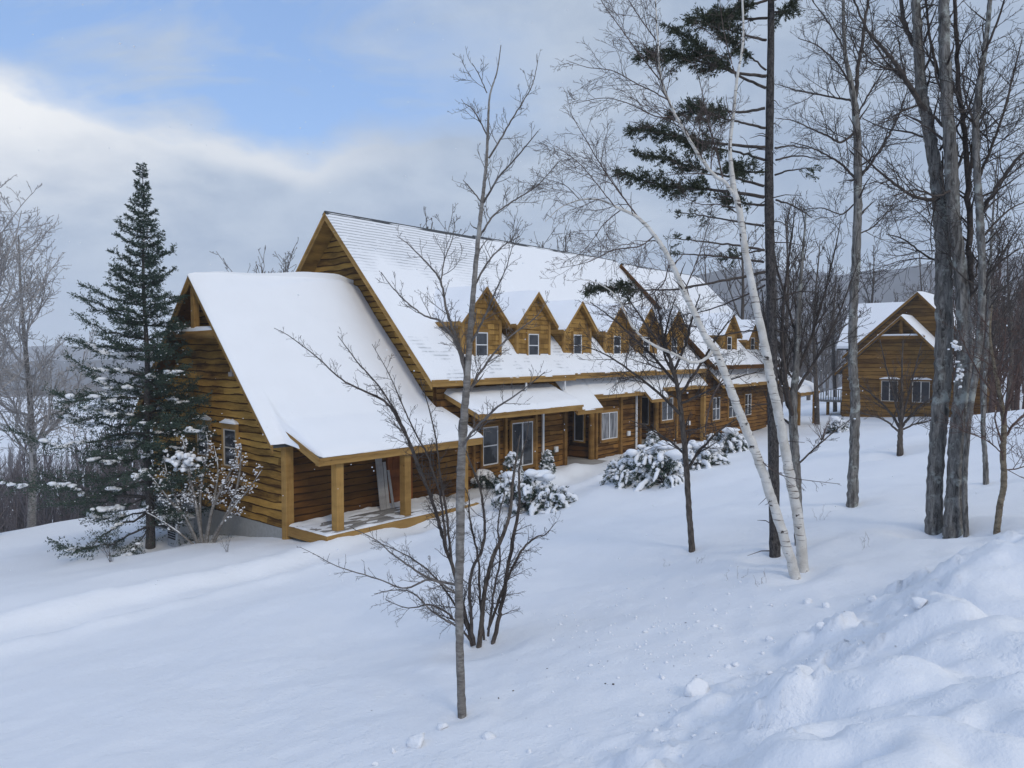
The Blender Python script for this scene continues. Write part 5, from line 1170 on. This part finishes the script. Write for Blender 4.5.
# the tall conifer among the birches: bare dark pole, ragged needle boughs high on its left
def tall_conifer():
    rng = np.random.default_rng(88)
    tk = [(775, 556, 15), (774, 500, 14.5), (773, 420, 14), (772, 330, 13.5), (770, 250, 12.6), (769, 180, 11.6), (770, 100, 10.4), (771, 30, 9.2), (771, -60, 8), (771, -200, 5.5), (771, -340, 2)]
    bp, d = hit(775, 556, terrain); P, R = limb_world(tk, d); root = P[0].copy()
    o = empty('spruce_tree', root, 0, 'tall dark conifer pole between the birches with ragged needle boughs high on its left', 'tree')
    P = np.vstack([[P[0] - np.array([0, 0, 0.4])], P]); R = np.r_[R[0] * 1.15, R]; ps, rs = smooth_poly(P, R, 70)
    tb = Tubes(); tb.add(ps, rs * (1 + 0.04 * rng.normal(size=len(rs))), 12); tb.build('trunk', M['bark_conifer'], o, off=root)
    wd_ = Tubes(); lf = Tubes(); stub = Tubes()
    # boughs: outline, depth drift, (foliage from, to), density
    B = [([(767, 18, 4), (740, 19, 3), (710, 17, 2.2), (682, 19, 1.2)], 0.6, (0.15, 0.85), 1.1), ([(767, 0, 4), (748, 6, 3), (728, 13, 2.2), (708, 22, 1.2)], -0.5, (0.2, 1), 1.6), ([(766, 40, 4), (742, 34, 3), (715, 24, 2), (690, 20, 1.2)], -0.8, (0.3, 1), 1.2),
         ([(766, 76, 5), (742, 74, 4), (715, 66, 3.4), (688, 58, 2.8), (660, 54, 2), (638, 56, 1.2)], -0.5, (0.30, 1), 2.2), ([(766, 88, 4.4), (740, 76, 3.6), (712, 56, 2.6), (690, 40, 2), (668, 26, 1.2)], 0.7, (0.35, 1), 1.5), ([(766, 70, 3), (752, 58, 2.4), (738, 46, 1.8), (722, 36, 1)], 0.4, (0.3, 1), 1.4),
         ([(765, 108, 4.4), (740, 112, 3.6), (714, 110, 3), (690, 112, 2.2), (668, 118, 1.2)], 0.4, (0.38, 1), 1.9), ([(765, 128, 4), (740, 122, 3), (716, 116, 2.2), (694, 104, 1.2)], -0.5, (0.5, 1), 1.2),
         ([(765, 147, 5), (735, 145, 4), (704, 142, 3.2), (680, 137, 2.6), (654, 132, 2), (630, 130, 1.2)], -0.4, (0.36, 1), 1.9), ([(765, 160, 4), (738, 152, 3.2), (712, 148, 2.4), (690, 146, 1.4)], 0.6, (0.45, 1), 1.2),
         ([(764, 197, 5.4), (735, 192, 4.6), (705, 189, 3.8), (675, 187, 3), (646, 181, 2.2), (618, 172, 1.2)], -0.3, (0.36, 1), 2.0), ([(764, 186, 4.2), (735, 178, 3.4), (704, 170, 2.6), (670, 160, 2), (636, 152, 1.2)], 0.6, (0.42, 1), 1.6), ([(764, 205, 4), (748, 204, 3), (732, 200, 2.2), (722, 198, 1.4)], 0.3, (0.3, 1), 1.5),
         ([(764, 172, 3.4), (752, 172, 2.8), (738, 170, 2), (728, 164, 1.2)], -0.7, (0.3, 1), 1.4),
         ([(764, 250, 4), (740, 246, 3.2), (708, 242, 2.4), (672, 238, 1.2)], -0.5, (0.8, 1), 0.4), ([(764, 262, 3.6), (735, 258, 3), (700, 255, 2.2), (672, 254, 1.2)], 0.5, (0.85, 1), 0.3), ([(764, 226, 3.4), (738, 222, 2.8), (706, 216, 2), (676, 212, 1.2)], 0.6, (0.5, 1), 0.35),
         ([(765, 272, 4.4), (735, 278, 3.8), (706, 284, 3.2), (676, 289, 2.8), (645, 290, 2.2), (615, 288, 1.6), (588, 291, 1)], -0.5, (0.70, 1), 2.0), ([(765, 285, 3), (735, 300, 2.4), (700, 312, 1.7), (668, 316, 1)], 0.8, (0.9, 1), 0.2), ([(764, 250, 3), (752, 252, 2.4), (738, 256, 1.8), (724, 258, 1.2)], 0.4, (0.4, 1), 0.8),
         ([(775, 12, 3), (782, 12, 2.4), (790, 8, 1.6)], 0.2, (0.2, 1), 2.2), ([(774, 0, 3), (786, -6, 2.2), (796, -16, 1.4)], -0.3, (0.2, 1), 1.6), ([(775, 148, 3), (790, 146, 2.2), (806, 148, 1.4), (822, 150, 0.8)], 0.3, (0.9, 1), 0.1), ([(775, 175, 3), (792, 170, 2.2), (812, 168, 1.2)], -0.4, (0.6, 1), 0.5), ([(776, 160, 3), (798, 156, 2.2), (820, 160, 1.2)], 0.5, (0.9, 1), 0.1),
         ([(776, 300, 2.6), (796, 292, 1.8), (818, 292, 1)], 0.4, (0.9, 1), 0.1), ([(764, 330, 3), (740, 332, 2.2), (712, 338, 1.2)], 0.6, (0.9, 1), 0.1), ([(776, 200, 3), (794, 206, 2.2), (812, 218, 1.2)], 0.4, (0.9, 1), 0.1)]
    for y_ in range(-300, -20, 22):
        sg = -1 if rng.random() < 0.6 else 1; L = rng.uniform(40, 90); B.append(([(771, y_, 3.4), (771 + sg * L * 0.5, y_ - 6, 2.4), (771 + sg * L, y_ + 4, 1)], rng.uniform(-0.9, 0.9), (0.2, 1), 1.8))
    for pts, dd, (f0, f1), dens in B:
        lp, lr = limb_world(pts, d, dd); lp, lr = smooth_poly(lp, lr, 5 * len(lp)); lp[1:-1] += rng.normal(size=lp[1:-1].shape) * 0.004
        wd_.add(lp, np.maximum(lr, 0.003), 5)
        spray(wd_, lp, lr, rng, 1, 2, 0.30, 5.0, 0.15, 0.5, -0.05, 0.0022, (35, 70))
        if dens > 0.25:
            brush(lf, lp, lr, rng, f0, f1, 0.20, 0.023 / dens, 0.046, 0.0056, 26, 0.48, sub=3)
    for k in range(40):
        i = rng.integers(2, len(ps) - 25); q = rdir(rng); q[2] *= 0.2; q = nrm(q); L = rng.uniform(0.1, 0.5); stub.add([ps[i], ps[i] + q * L * 0.5, ps[i] + q * L - np.array([0, 0, 0.06])], [0.009, 0.006, 0.0025], 4)
    wd_.V += stub.V; wd_.F += [f + wd_.n for f in stub.F]; wd_.n += stub.n
    tag(wd_.build('branches', M['twig_dark'], o, off=root), kind='stuff'); lf.build('crown', M['needle_dark'], o, False, off=root)
tall_conifer()

def snowy_evergreen(name, label, group, px, py, wpx, hpx, seed, spire=False, mat='needle', snowk=1.0, cat='shrub'):
    rng = np.random.default_rng(seed); bp, d = hit(px, py, terrain); k = d / FPX; rad = wpx / 2 * k * 1.25; H = hpx * k * 0.86
    o = empty(name, bp, 0, label, cat, group); lf = Tubes(); wd_ = Tubes(); sn = Tubes(); SV = []; SF = []
    nb = int(40 + 62 * rad); cen = [(rng.uniform(-0.5, 0.5) * rad, rng.uniform(-0.5, 0.5) * rad, rng.uniform(0.55, 1.08)) for _ in range(5)]; cen[0] = (0, 0, 1.0)
    for i in range(nb):
        az = rng.uniform(0, 6.283); f = rng.random()
        if spire:
            z0 = H * f * 0.95; L = (rad * (1.02 - f) * rng.uniform(0.7, 1.1)) + 0.05; e = 0.25
            P0_ = np.array([0, 0, z0])
        else:
            ci = rng.integers(0, 5); P0_ = np.array([cen[ci][0], cen[ci][1], 0.0]); e = None
            el = math.asin(min(0.98, f ** 0.8)); L = 1.0
        m_ = 7; u = np.linspace(0, 1, m_); dh = np.array([math.cos(az), math.sin(az), 0])
        if spire: P = P0_ + dh * (u * L)[:, None] + np.array([0, 0, 1.0]) * (0.25 * L * u - 0.45 * L * u ** 2.5)[:, None]
        else:
            rr = rng.uniform(0.7, 1.1) * cen[ci][2]
            P = P0_ + dh * (rad * 0.72 * math.cos(el) * rr * u)[:, None] + np.array([0, 0, 1.0]) * (H * rr * (math.sin(el) * 1.25 * u - 0.62 * u ** 3.5) + 0.03)[:, None]
        P[1:] += rng.normal(size=(m_ - 1, 3)) * 0.03
        wd_.add(P, np.linspace(0.012, 0.004, m_), 4)
        brush(lf, P, None, rng, 0.35, 1.0, 0.20, 0.05, 0.07, 0.011, 14, 0.3, sub=1)
        if rng.random() < 0.95 * snowk:
            q, r_ = smooth_poly(P[2:], np.linspace(0.05, 0.075, m_ - 2), 12); r_ = r_ * (0.6 + 0.9 * rng.random(12)) * rng.uniform(0.7, 1.35) * min(1.0, 0.45 + rad); r_[0] *= 0.3; r_[-1] *= 0.35
            sn.add(q + np.array([0, 0, 0.05]) + rng.normal(size=q.shape) * 0.012, r_, 7)
            for _ in range(rng.integers(0, 3)):
                c_ = P[rng.integers(3, m_)] + np.array([rng.normal() * 0.10, rng.normal() * 0.10, 0.05 + rng.normal() * 0.03]); blob(SV, SF, c_, rng.uniform(0.03, 0.08) * min(1.0, 0.45 + rad), 0.55, rng, 7, 5, 0.4)
    if not spire:
        for _ in range(int(9 * snowk)):
            ci = rng.integers(0, 5); a = rng.uniform(0, 6.28); q = rng.random() * 0.5
            blob(SV, SF, (cen[ci][0] + math.cos(a) * q * rad * 0.7, cen[ci][1] + math.sin(a) * q * rad * 0.7, H * cen[ci][2] * (0.92 - 0.45 * q)), rng.uniform(0.14, 0.26) * min(1, 0.3 + rad), 0.5, rng, 12, 8, 0.45)
    wd_.build('stems', M['twig_dark'], o); lf.build('foliage', M[mat], o, False)
    sn.V += SV; sn.F += [f + sn.n for f in SF]
    sn.build('snow', M['snow_roof'], o)
    return o
GE = 'evergreen shrubs bowed under snow along the front'
snowy_evergreen('evergreen_shrub', 'broad snow laden evergreen shrub nearest the porch, behind the thin dark stems', GE, 534, 510, 76, 50, 1)
snowy_evergreen('evergreen_shrub', 'upright young evergreen with a snowy tip, in front of the glazed patio door', GE, 512, 496, 34, 50, 2, True)
snowy_evergreen('evergreen_shrub', 'small dark evergreen shrub with little snow beneath the tall front window', GE, 488, 486, 30, 20, 3, snowk=0.35)
snowy_evergreen('evergreen_shrub', 'largest snow laden evergreen spreading over the snow before the second entry', GE, 646, 482, 80, 50, 4)
snowy_evergreen('evergreen_shrub', 'pointed snowy evergreen rising out of the largest snow laden shrub', GE, 652, 466, 40, 40, 5, True)
snowy_evergreen('evergreen_shrub', 'low snow laden evergreen just right of the dark ornamental trunk', GE, 706, 465, 42, 28, 6)
snowy_evergreen('evergreen_shrub', 'rounded snowy evergreen beside the leaning white birch, beneath the far windows', GE, 736, 450, 44, 28, 7)
snowy_evergreen('evergreen_shrub', 'small snowy evergreen near the raised deck of the far house', GE, 838, 432, 26, 18, 8, snowk=0.8)
snowy_evergreen('evergreen_shrub', 'little snowy seedling evergreen by the corner trim of the first bay', GE, 548, 474, 14, 26, 9, True)

# deciduous bush by the gable wall with snow caught in its twigs
def snowy_bush():
    rng = np.random.default_rng(5); stems = [([(203, 542, 5), (196, 505, 4.4), (190, 478, 3.6), (186, 455, 2.4), (182, 436, 1.2)], -0.4), ([(206, 542, 5), (212, 510, 4.4), (222, 488, 3.6), (232, 468, 2.6), (238, 446, 1.4)], -0.3), ([(212, 541, 5), (226, 515, 4.4), (235, 495, 3.6), (240, 470, 3), (241, 446, 2)], -0.5),
        ([(208, 543, 4.6), (219, 528, 4), (230, 512, 3), (248, 490, 2), (262, 470, 1)], -0.6), ([(199, 541, 4.4), (188, 522, 3.6), (174, 505, 2.8), (160, 488, 2), (148, 472, 1.1)], -0.5), ([(201, 540, 4.6), (200, 500, 4), (204, 470, 3), (208, 448, 1.8), (206, 432, 1)], 0.2), ([(204, 541, 4), (214, 500, 3.4), (218, 470, 2.6), (214, 446, 1.4)], 0.5), ([(198, 541, 4), (182, 512, 3.2), (170, 484, 2.4), (164, 460, 1.4)], 0.4), ([(196, 542, 3.4), (178, 532, 2.8), (160, 520, 2), (146, 512, 1.2)], -0.3)]
    bp, d = hit(203, 543, terrain); o = empty('snowy_bush', bp, 0, 'many stemmed bare bush with snow clumped in its twigs, before the two gable windows', 'shrub')
    st = Tubes(); tw_ = Tubes(); sn = Tubes(); SV = []; SF = []
    for pts, dd in stems:
        P, R = limb_world(pts, d, dd); P[0, 2] -= 0.15; P, R = smooth_poly(P, R, 16); st.add(P, np.maximum(R, 0.005), 6)
        n0 = len(tw_.V); spray(tw_, P, R, rng, 1, 3, 0.62, 9.0, 0.35, 0.55, 0.35, 0.0028, (30, 65))
        sn.add(P[3:] + np.array([0, 0, 0.012]) + nrm(CAM - P[3]) * 0.006, np.maximum(R[3:] * 0.75, 0.006) * rng.uniform(0.5, 1.2, len(P) - 3), 5)
        for v in tw_.V[n0:]:
            if rng.random() < 0.55:
                c_ = v[rng.integers(0, len(v))]; blob(SV, SF, c_ + np.array([0, 0, 0.015]), rng.uniform(0.010, 0.034), 0.7, rng, 6, 5, 0.35)
    for _ in range(46):       # the deepest clump of snow sits in the crown
        c_ = at(rng.normal(186, 11), rng.normal(462, 7), d - 0.25 + rng.normal() * 0.25); blob(SV, SF, c_, rng.uniform(0.05, 0.10), 0.7, rng, 8, 6, 0.35)
    sn.V += SV; sn.F += [f + sn.n for f in SF]
    st.build('stems', M['bark_young'], o, off=bp); tw_.build('twigs', M['twig_grey'], o, off=bp); sn.build('snow', M['snow_roof'], o, off=bp)
snowy_bush()

def bare_shrub(name, label, px, py, wpx, hpx, n, seed, group=None, mat='twig_dark', cat='shrub', lev=2, thick=0.006):
    rng = np.random.default_rng(seed); bp, d = hit(px, py, terrain); k = d / FPX; tb = Tubes(); o = empty(name, bp, 0, label, cat, group)
    for i in range(n):
        az = rng.uniform(0, 6.28); L = hpx * k * rng.uniform(0.6, 1.1); sp = wpx / 2 * k * rng.uniform(0.2, 1.0); u = np.linspace(0, 1, 7)
        P = np.stack([math.cos(az) * sp * u ** 1.3 + rng.normal() * 0.03, math.sin(az) * sp * u ** 1.3 + rng.normal() * 0.03, L * u - 0.08], -1); P[1:] += rng.normal(size=(6, 3)) * 0.012
        R = np.linspace(thick, thick * 0.35, 7); tb.add(P, R, 4); spray(tb, P, R, rng, 1, lev, L * 0.35, 6.0 / max(L, 0.3) ** 0.5, 0.25, 0.5, 0.3, 0.0018, (25, 55))
    tb.build('twigs', M[mat], o); return o
GW = 'thin leafless twigs sticking out of the snow'
bare_shrub('bare_shrub', 'low leafless shrub poking through the snow under the spruce boughs', 112, 562, 46, 44, 9, 1)
bare_shrub('bare_shrub', 'sparse little twig shrub in the snow before the gable wall bush', 228, 552, 22, 22, 5, 2)
bare_shrub('bare_shrub', 'reddish leafless shrub below the far deck railing', 822, 440, 30, 26, 14, 3, mat='twig_red', thick=0.012)
for px, py, h_, sd_, lab in ((733, 580, 22, 4, 'dry twigs in the snow right of the birch bases'), (760, 585, 26, 5, 'taller dry twigs standing right of the birches, nearest the bank'), (700, 563, 14, 6, 'faint dry stems in the snow left of the tall conifer'), (866, 548, 20, 7, 'dry stems in the snow left of the thick maples'), (800, 505, 18, 8, 'dry stems in the snow just left of the forked tree foot'), (665, 567, 12, 9, 'tiny twig in the snow left below the ornamental trunk'), (820, 520, 22, 10, 'long dry stems in the open snow below the forked tree')):
    bare_shrub('dry_stems', lab, px, py, h_ * 1.1, h_, 3, sd_, GW, 'twig_pale', 'twigs', 1, 0.003)

# loose chunks of ploughed snow
def chunk(px, py, r_px, seed, label):
    rng = np.random.default_rng(seed); bp, d = hit(px, py, terrain); r = r_px / 2 * d / FPX; V_ = []; F_ = []
    bm_ = bmesh.new(); q = rng.normal(size=(15, 3)); q /= np.linalg.norm(q, axis=1)[:, None]; q *= rng.uniform(0.72, 1.08, (15, 1)) * np.array([1.05, 0.9, rng.uniform(0.6, 0.95)])
    vs = [bm_.verts.new(tuple(v * r + np.array([0, 0, r * 0.22]))) for v in q]; hull = bmesh.ops.convex_hull(bm_, input=vs)
    for v in [v for v in bm_.verts if not v.link_faces]: bm_.verts.remove(v)
    bmesh.ops.bevel(bm_, geom=list(bm_.edges), offset=r * 0.13, segments=2, affect='EDGES', clamp_overlap=True)
    bmesh.ops.subdivide_edges(bm_, edges=[e_ for e_ in bm_.edges if e_.calc_length() > r * 0.35], cuts=2, use_grid_fill=True); bmesh.ops.triangulate(bm_, faces=bm_.faces)
    bm_.verts.index_update(); V = np.array([v.co[:] for v in bm_.verts]); F_ = [np.array([[v.index for v in f_.verts] for f_ in bm_.faces])]; bm_.free()
    V = V + (0.16 * r * (np.stack([vnoise(V[:, 1] / r * 2.6 + seed, V[:, 2] / r * 2.6), vnoise(V[:, 0] / r * 2.6, V[:, 2] / r * 2.6 + seed), vnoise(V[:, 0] / r * 2.6 + seed, V[:, 1] / r * 2.6)], -1) - 0.5)) + 0.05 * r * (vnoise(V[:, 0] / r * 9 + seed, V[:, 1] / r * 9 + V[:, 2] / r * 7)[:, None] - 0.5)
    o = mesh('snow_chunk', V, F_[0], M['snow_ground'], None, True); o.location = bp; tag(o, label, 'snow chunk', 'loose chunks of ploughed snow')
for i, (px, py, r_, lab) in enumerate([(417, 745, 24, 'largest rounded snow lump left of the slender trunk foot'), (443, 728, 13, 'upright snow lump close to the slender trunk foot'), (489, 738, 15, 'snow lump right of the slender trunk foot'), (393, 752, 9, 'small snow lump left of the largest rounded lump'), (374, 765, 9, 'snow crumb at the lower edge left of the slender tree'), (530, 752, 7, 'tiny snow crumb well right of the slender trunk'),
        (696, 692, 28, 'big broken snow block at the foot of the ploughed bank'), (661, 678, 9, 'small pointed snow lump left of the big broken block'), (821, 628, 13, 'rounded snow ball on the bank edge below the birches'), (808, 603, 11, 'snow lump nearest the birch bases'), (826, 607, 9, 'smaller snow lump right beside the one by the birches'), (920, 606, 22, 'rough dirty edged snow block high on the bank'), (872, 600, 12, 'soft snow lump between the birches and the thick maples'),
        (640, 716, 10, 'snow lump among the rubble left of the bank'), (728, 668, 9, 'snow lump right above the big broken block'), (770, 640, 10, 'snow lump half way up the bank edge')]):
    chunk(px, py, r_, 100 + i, lab)
# snow caught on the maple trunks
def trunk_snow(px, py, d, w_px, h_px, seed):
    rng = np.random.default_rng(seed); V_ = []; F_ = []; k = d / FPX
    for i in range(22): blob(V_, F_, at(px + rng.normal() * w_px * 0.26, py + rng.normal() * h_px * 0.28, d - 0.115), w_px / 2 * k * rng.uniform(0.22, 0.42), 0.8, rng, 8, 6, 0.4)
    return np.vstack(V_), np.vstack(F_)
mt = [o for o in bpy.data.objects if o.name.startswith('maple_tree') and 'middle' in o.get('label', '')][0]
dm = float((np.array(mt.location) - CAM) @ Fv)
for i, (px, py, w_, h_) in enumerate(((956, 346, 9, 11), (959, 376, 8, 17))):
    V, F = trunk_snow(px, py, dm, w_, h_, 60 + i); mesh('snow_patch', V - np.array(mt.location), F, M['snow_roof'], mt, True)

# ------------------------------------------------------------------ woods further off
def proto_tree(seed, H=10.0, spread=0.32, kind='round', rmin=0.012, lev=2, dens=1.0):
    rng = np.random.default_rng(seed); tk = Tubes(); cr_ = Tubes(); zz = np.linspace(-0.6, H * 0.96, 12)
    P = np.stack([0.12 * H / 10 * np.sin(zz * 0.6 + seed), 0.12 * H / 10 * np.cos(zz * 0.5 + seed), zz], -1); R = np.interp(zz, [-0.6, 0, H], [0.16, 0.14, 0.015]) * H / 10
    tk.add(P, R, 7)
    up = 0.5 if kind == 'round' else 0.9
    spray(cr_, P, R, rng, 0, lev, H * spread, 26 / H * dens, 0.22, 0.5, up, rmin, (25, 60) if kind == 'round' else (14, 36), droop=0.15)
    return tk, cr_
def arr(t_): return np.vstack(t_.V), np.vstack(t_.F)
PROT = [proto_tree(300 + i, 10, (0.34, 0.28, 0.38, 0.24, 0.30)[i], ('round', 'vase', 'round', 'vase', 'round')[i], 0.010, 3, 0.85) for i in range(5)]
PROT.append(proto_tree(341, 10, 0.40, 'round', 0.0075, 3, 1.1))

# single bare trees that can be told apart behind the roofs and at the sides (copies of a few prototypes)
def proto_objects(i, twig):
    tk, cr_ = PROT[i]; o = empty('bare_tree', (0, 0, 0)); tk.build('trunk', M['bark_young' if twig == 'twig_pale' else 'bark_brown'], o); cr_.build('crown', M[twig], o); return o
first = {}
GB = 'bare trees standing beyond the roofs'
def bare_tree(px, top_y, d, i, twig, label, group=GB, rz=0.0, base_y=None, wide=1.0):
    p = at(px, top_y, d); gz = ground_z(p[0], p[1]); Hh = max(2.0, p[2] - gz)
    key = (i, twig)
    if key not in first: first[key] = proto_objects(i, twig); o = first[key]
    else: o = copy_tree(first[key])
    o.location = (p[0], p[1], gz); o.scale = (Hh / 10 * wide, Hh / 10 * wide, Hh / 10); o.rotation_euler = (0, 0, rz)
    tag(o, label, 'tree', group); return o
spots = [(242, 262, 60, 0, 'leftmost small bare treetop showing over the snowy ridge of the near wing'), (262, 256, 64, 1, 'second bare treetop from the left over the near wing ridge'), (284, 258, 58, 2, 'bare treetop against the left rake of the tall gable'),
         (402, 226, 70, 0, 'bare treetop over the tall roof near its front end'), (424, 216, 62, 3, 'tallest bare treetop over the first length of the tall roof'), (446, 222, 74, 4, 'bare treetop left of the slender pale trunk, over the tall ridge'), (512, 226, 66, 2, 'bare treetop just right of the slender pale trunk, over the ridge'),
         (540, 232, 72, 0, 'bare treetop over the ridge between the slender tree and the birches'), (566, 226, 68, 1, 'bare treetop behind the ridge left of the arching birch top'), (598, 238, 76, 4, 'bare treetop under the arching birch, over the long roof'), (640, 250, 70, 2, 'bare treetop behind the far roof end'), (668, 240, 80, 0, 'bare treetop right of the far roof gable'),
         (706, 246, 84, 3, 'bare treetop between the leaning birch and the tall conifer')]
for k, (px, ty, d, i, lab) in enumerate(spots): bare_tree(px, ty, d, i, 'twig_grey', lab, GB, k * 1.3)
GR = 'bare trees in the wood on the right'
right = [(742, 200, 58, 0, 'bare tree behind the tall conifer pole, seen over the far dormers'), (758, 262, 62, 4, 'lower bare tree filling the gap left of the tall conifer'), (786, 205, 46, 2, 'bare tree rising behind the fan shaped grey tree'), (818, 232, 50, 0, 'bare tree between the fan shaped grey tree and the forked tree'), (836, 260, 66, 1, 'bare tree left of the far house, behind its deck'),
         (872, 240, 78, 4, 'bare tree rising behind the far house roof, left of its peak'), (922, 246, 74, 0, 'bare tree behind the peak of the far house'), (972, 232, 40, 2, 'bare tree seen just right of the thick maple trio'), (990, 205, 34, 0, 'bare tree with dense twigs between the trio and the right edge'), (1012, 228, 30, 4, 'bushy bare tree at the right edge, nearest of the wood'), (1032, 250, 36, 1, 'bare tree half cut by the right edge of the view'), (1004, 270, 48, 3, 'upswept bare tree deep in the wood by the right edge'), (962, 300, 62, 4, 'low bare tree behind the trio, right of the far house')]
for k, (px, ty, d, i, lab) in enumerate(right): bare_tree(px, ty, d, i, 'twig_dark' if k % 2 else 'twig_grey', lab, GR, k * 0.9)
GL = 'pale bare trees at the left edge'
bare_tree(-26, 178, 31, 5, 'twig_pale', 'big pale many branched bare tree at the left edge, cut by the frame', GL, 0.4, wide=1.05)
bare_tree(22, 222, 37, 5, 'twig_pale', 'pale bare tree right behind the big one at the left edge', GL, 2.1, wide=0.95)
bare_tree(-40, 250, 40, 5, 'twig_pale', 'pale bare tree mostly outside the left edge', GL, 1.1)

def forest(name, n, seed, xr, dr, hr, twig, label, conif=0.12, top=None):
    """a far wood that reads as one mass"""
    rng = np.random.default_rng(seed); Vs = []; Fs = []; off = 0
    lows = []
    for i in range(5):
        tk, cr_ = proto_tree(500 + i + seed, 10, 0.30, 'round' if i % 2 else 'vase', 0.022, 1, 1.1); v1, f1 = arr(tk); v2, f2 = arr(cr_); lows.append((np.vstack([v1, v2]), np.vstack([f1, f2 + len(v1)])))
    for _ in range(n):
        d = dr[0] + (dr[1] - dr[0]) * rng.random() ** 1.25; px = rng.uniform(*xr); p = at(px, 400, d); gz = ground_z(p[0], p[1])
        Hh = rng.uniform(*hr)
        V, F = lows[rng.integers(0, 5)]; a = rng.uniform(0, 6.28); c_, s_ = math.cos(a), math.sin(a); k = Hh / 10
        Q = np.stack([(V[:, 0] * c_ - V[:, 1] * s_) * k, (V[:, 0] * s_ + V[:, 1] * c_) * k, V[:, 2] * k], -1) + np.array([p[0], p[1], gz])
        Vs.append(Q); Fs.append(F + off); off += len(V)
    o = mesh(name, np.vstack(Vs), np.vstack(Fs), M[twig], None, True); tag(o, label, 'wood', None, 'stuff'); return o
forest('distant_wood', 1900, 1, (-260, 330), (58, 250), (7, 13), 'twig_mauve', 'hazy bare wood filling the valley below the spruce')
forest('distant_wood', 260, 2, (640, 1250), (85, 260), (8, 15), 'twig_grey', 'hazy bare wood climbing the slope behind the far house')

forest('distant_wood', 70, 3, (955, 1120), (38, 95), (5, 10), 'twig_red', 'tangle of bare saplings between the far house and the right edge')
# crumbs of snow shaken from the branches, bits of bark
def crumbs(name, n, seed, xr, yr, rr, mat, label, sq=0.7):
    rng = np.random.default_rng(seed); V_ = []; F_ = []
    for _ in range(n):
        px = rng.normal((xr[0] + xr[1]) / 2, (xr[1] - xr[0]) / 3.2); py = rng.normal((yr[0] + yr[1]) / 2, (yr[1] - yr[0]) / 3.2)
        if py < 500 or py > 800: continue
        p, d = hit(px, py, base_terrain); z = ground_z(p[0], p[1]); r = rng.uniform(*rr) * (0.5 + rng.random() ** 3)
        blob(V_, F_, (p[0], p[1], z + r * 0.25), r, sq, rng, 6, 5, 0.35)
    V = np.vstack(V_); F = np.vstack(F_); o = mesh(name, V, F, M[mat], None, True); tag(o, label, 'snow crumbs', None, 'stuff')
crumbs('snow_crumbs', 240, 7, (560, 760), (585, 660), (0.006, 0.019), 'snow_ground', 'small snow crumbs dropped from the birch branches')
crumbs('snow_crumbs', 90, 8, (600, 860), (640, 760), (0.006, 0.022), 'snow_ground', 'snow crumbs rolled off the ploughed bank')
crumbs('bark_litter', 70, 9, (430, 900), (560, 740), (0.004, 0.009), 'bark_brown', 'tiny bits of bark and twig on the snow', 0.4)
# a few flakes drifting down
def flakes(n, seed):
    rng = np.random.default_rng(seed); V_ = []; F_ = []
    for _ in range(n):
        d = rng.uniform(7, 26); p = at(rng.uniform(-30, 1050), rng.uniform(-20, 720), d)
        if p[2] < ground_z(p[0], p[1]) + 0.1: continue
        blob(V_, F_, p, rng.uniform(0.005, 0.011), 0.9, rng, 5, 4, 0.2)
    o = mesh('falling_snow', np.vstack(V_), np.vstack(F_), M['snow'], None, True); tag(o, 'sparse falling snowflakes in the air', 'snowflakes', None, 'stuff')
flakes(1000, 3)
# cold haze over the valley: one closed box, the sky outside it
bm = MB(); bm.box(-1560, 1560, -12, 1700, -112, 118)
hz = bm.build('haze', [], None); tag(hz, kind='stuff')
m = bpy.data.materials.new('haze'); m.use_nodes = True; t = NT(m.node_tree)
pv = t.n('ShaderNodeVolumePrincipled', inp={'Color': (0.95, 0.97, 1.0, 1), 'Density': 0.00052, 'Anisotropy': 0.0})
t.t.links.new(pv.outputs[0], t.n('ShaderNodeOutputMaterial').inputs['Volume']); hz.data.materials.append(m)
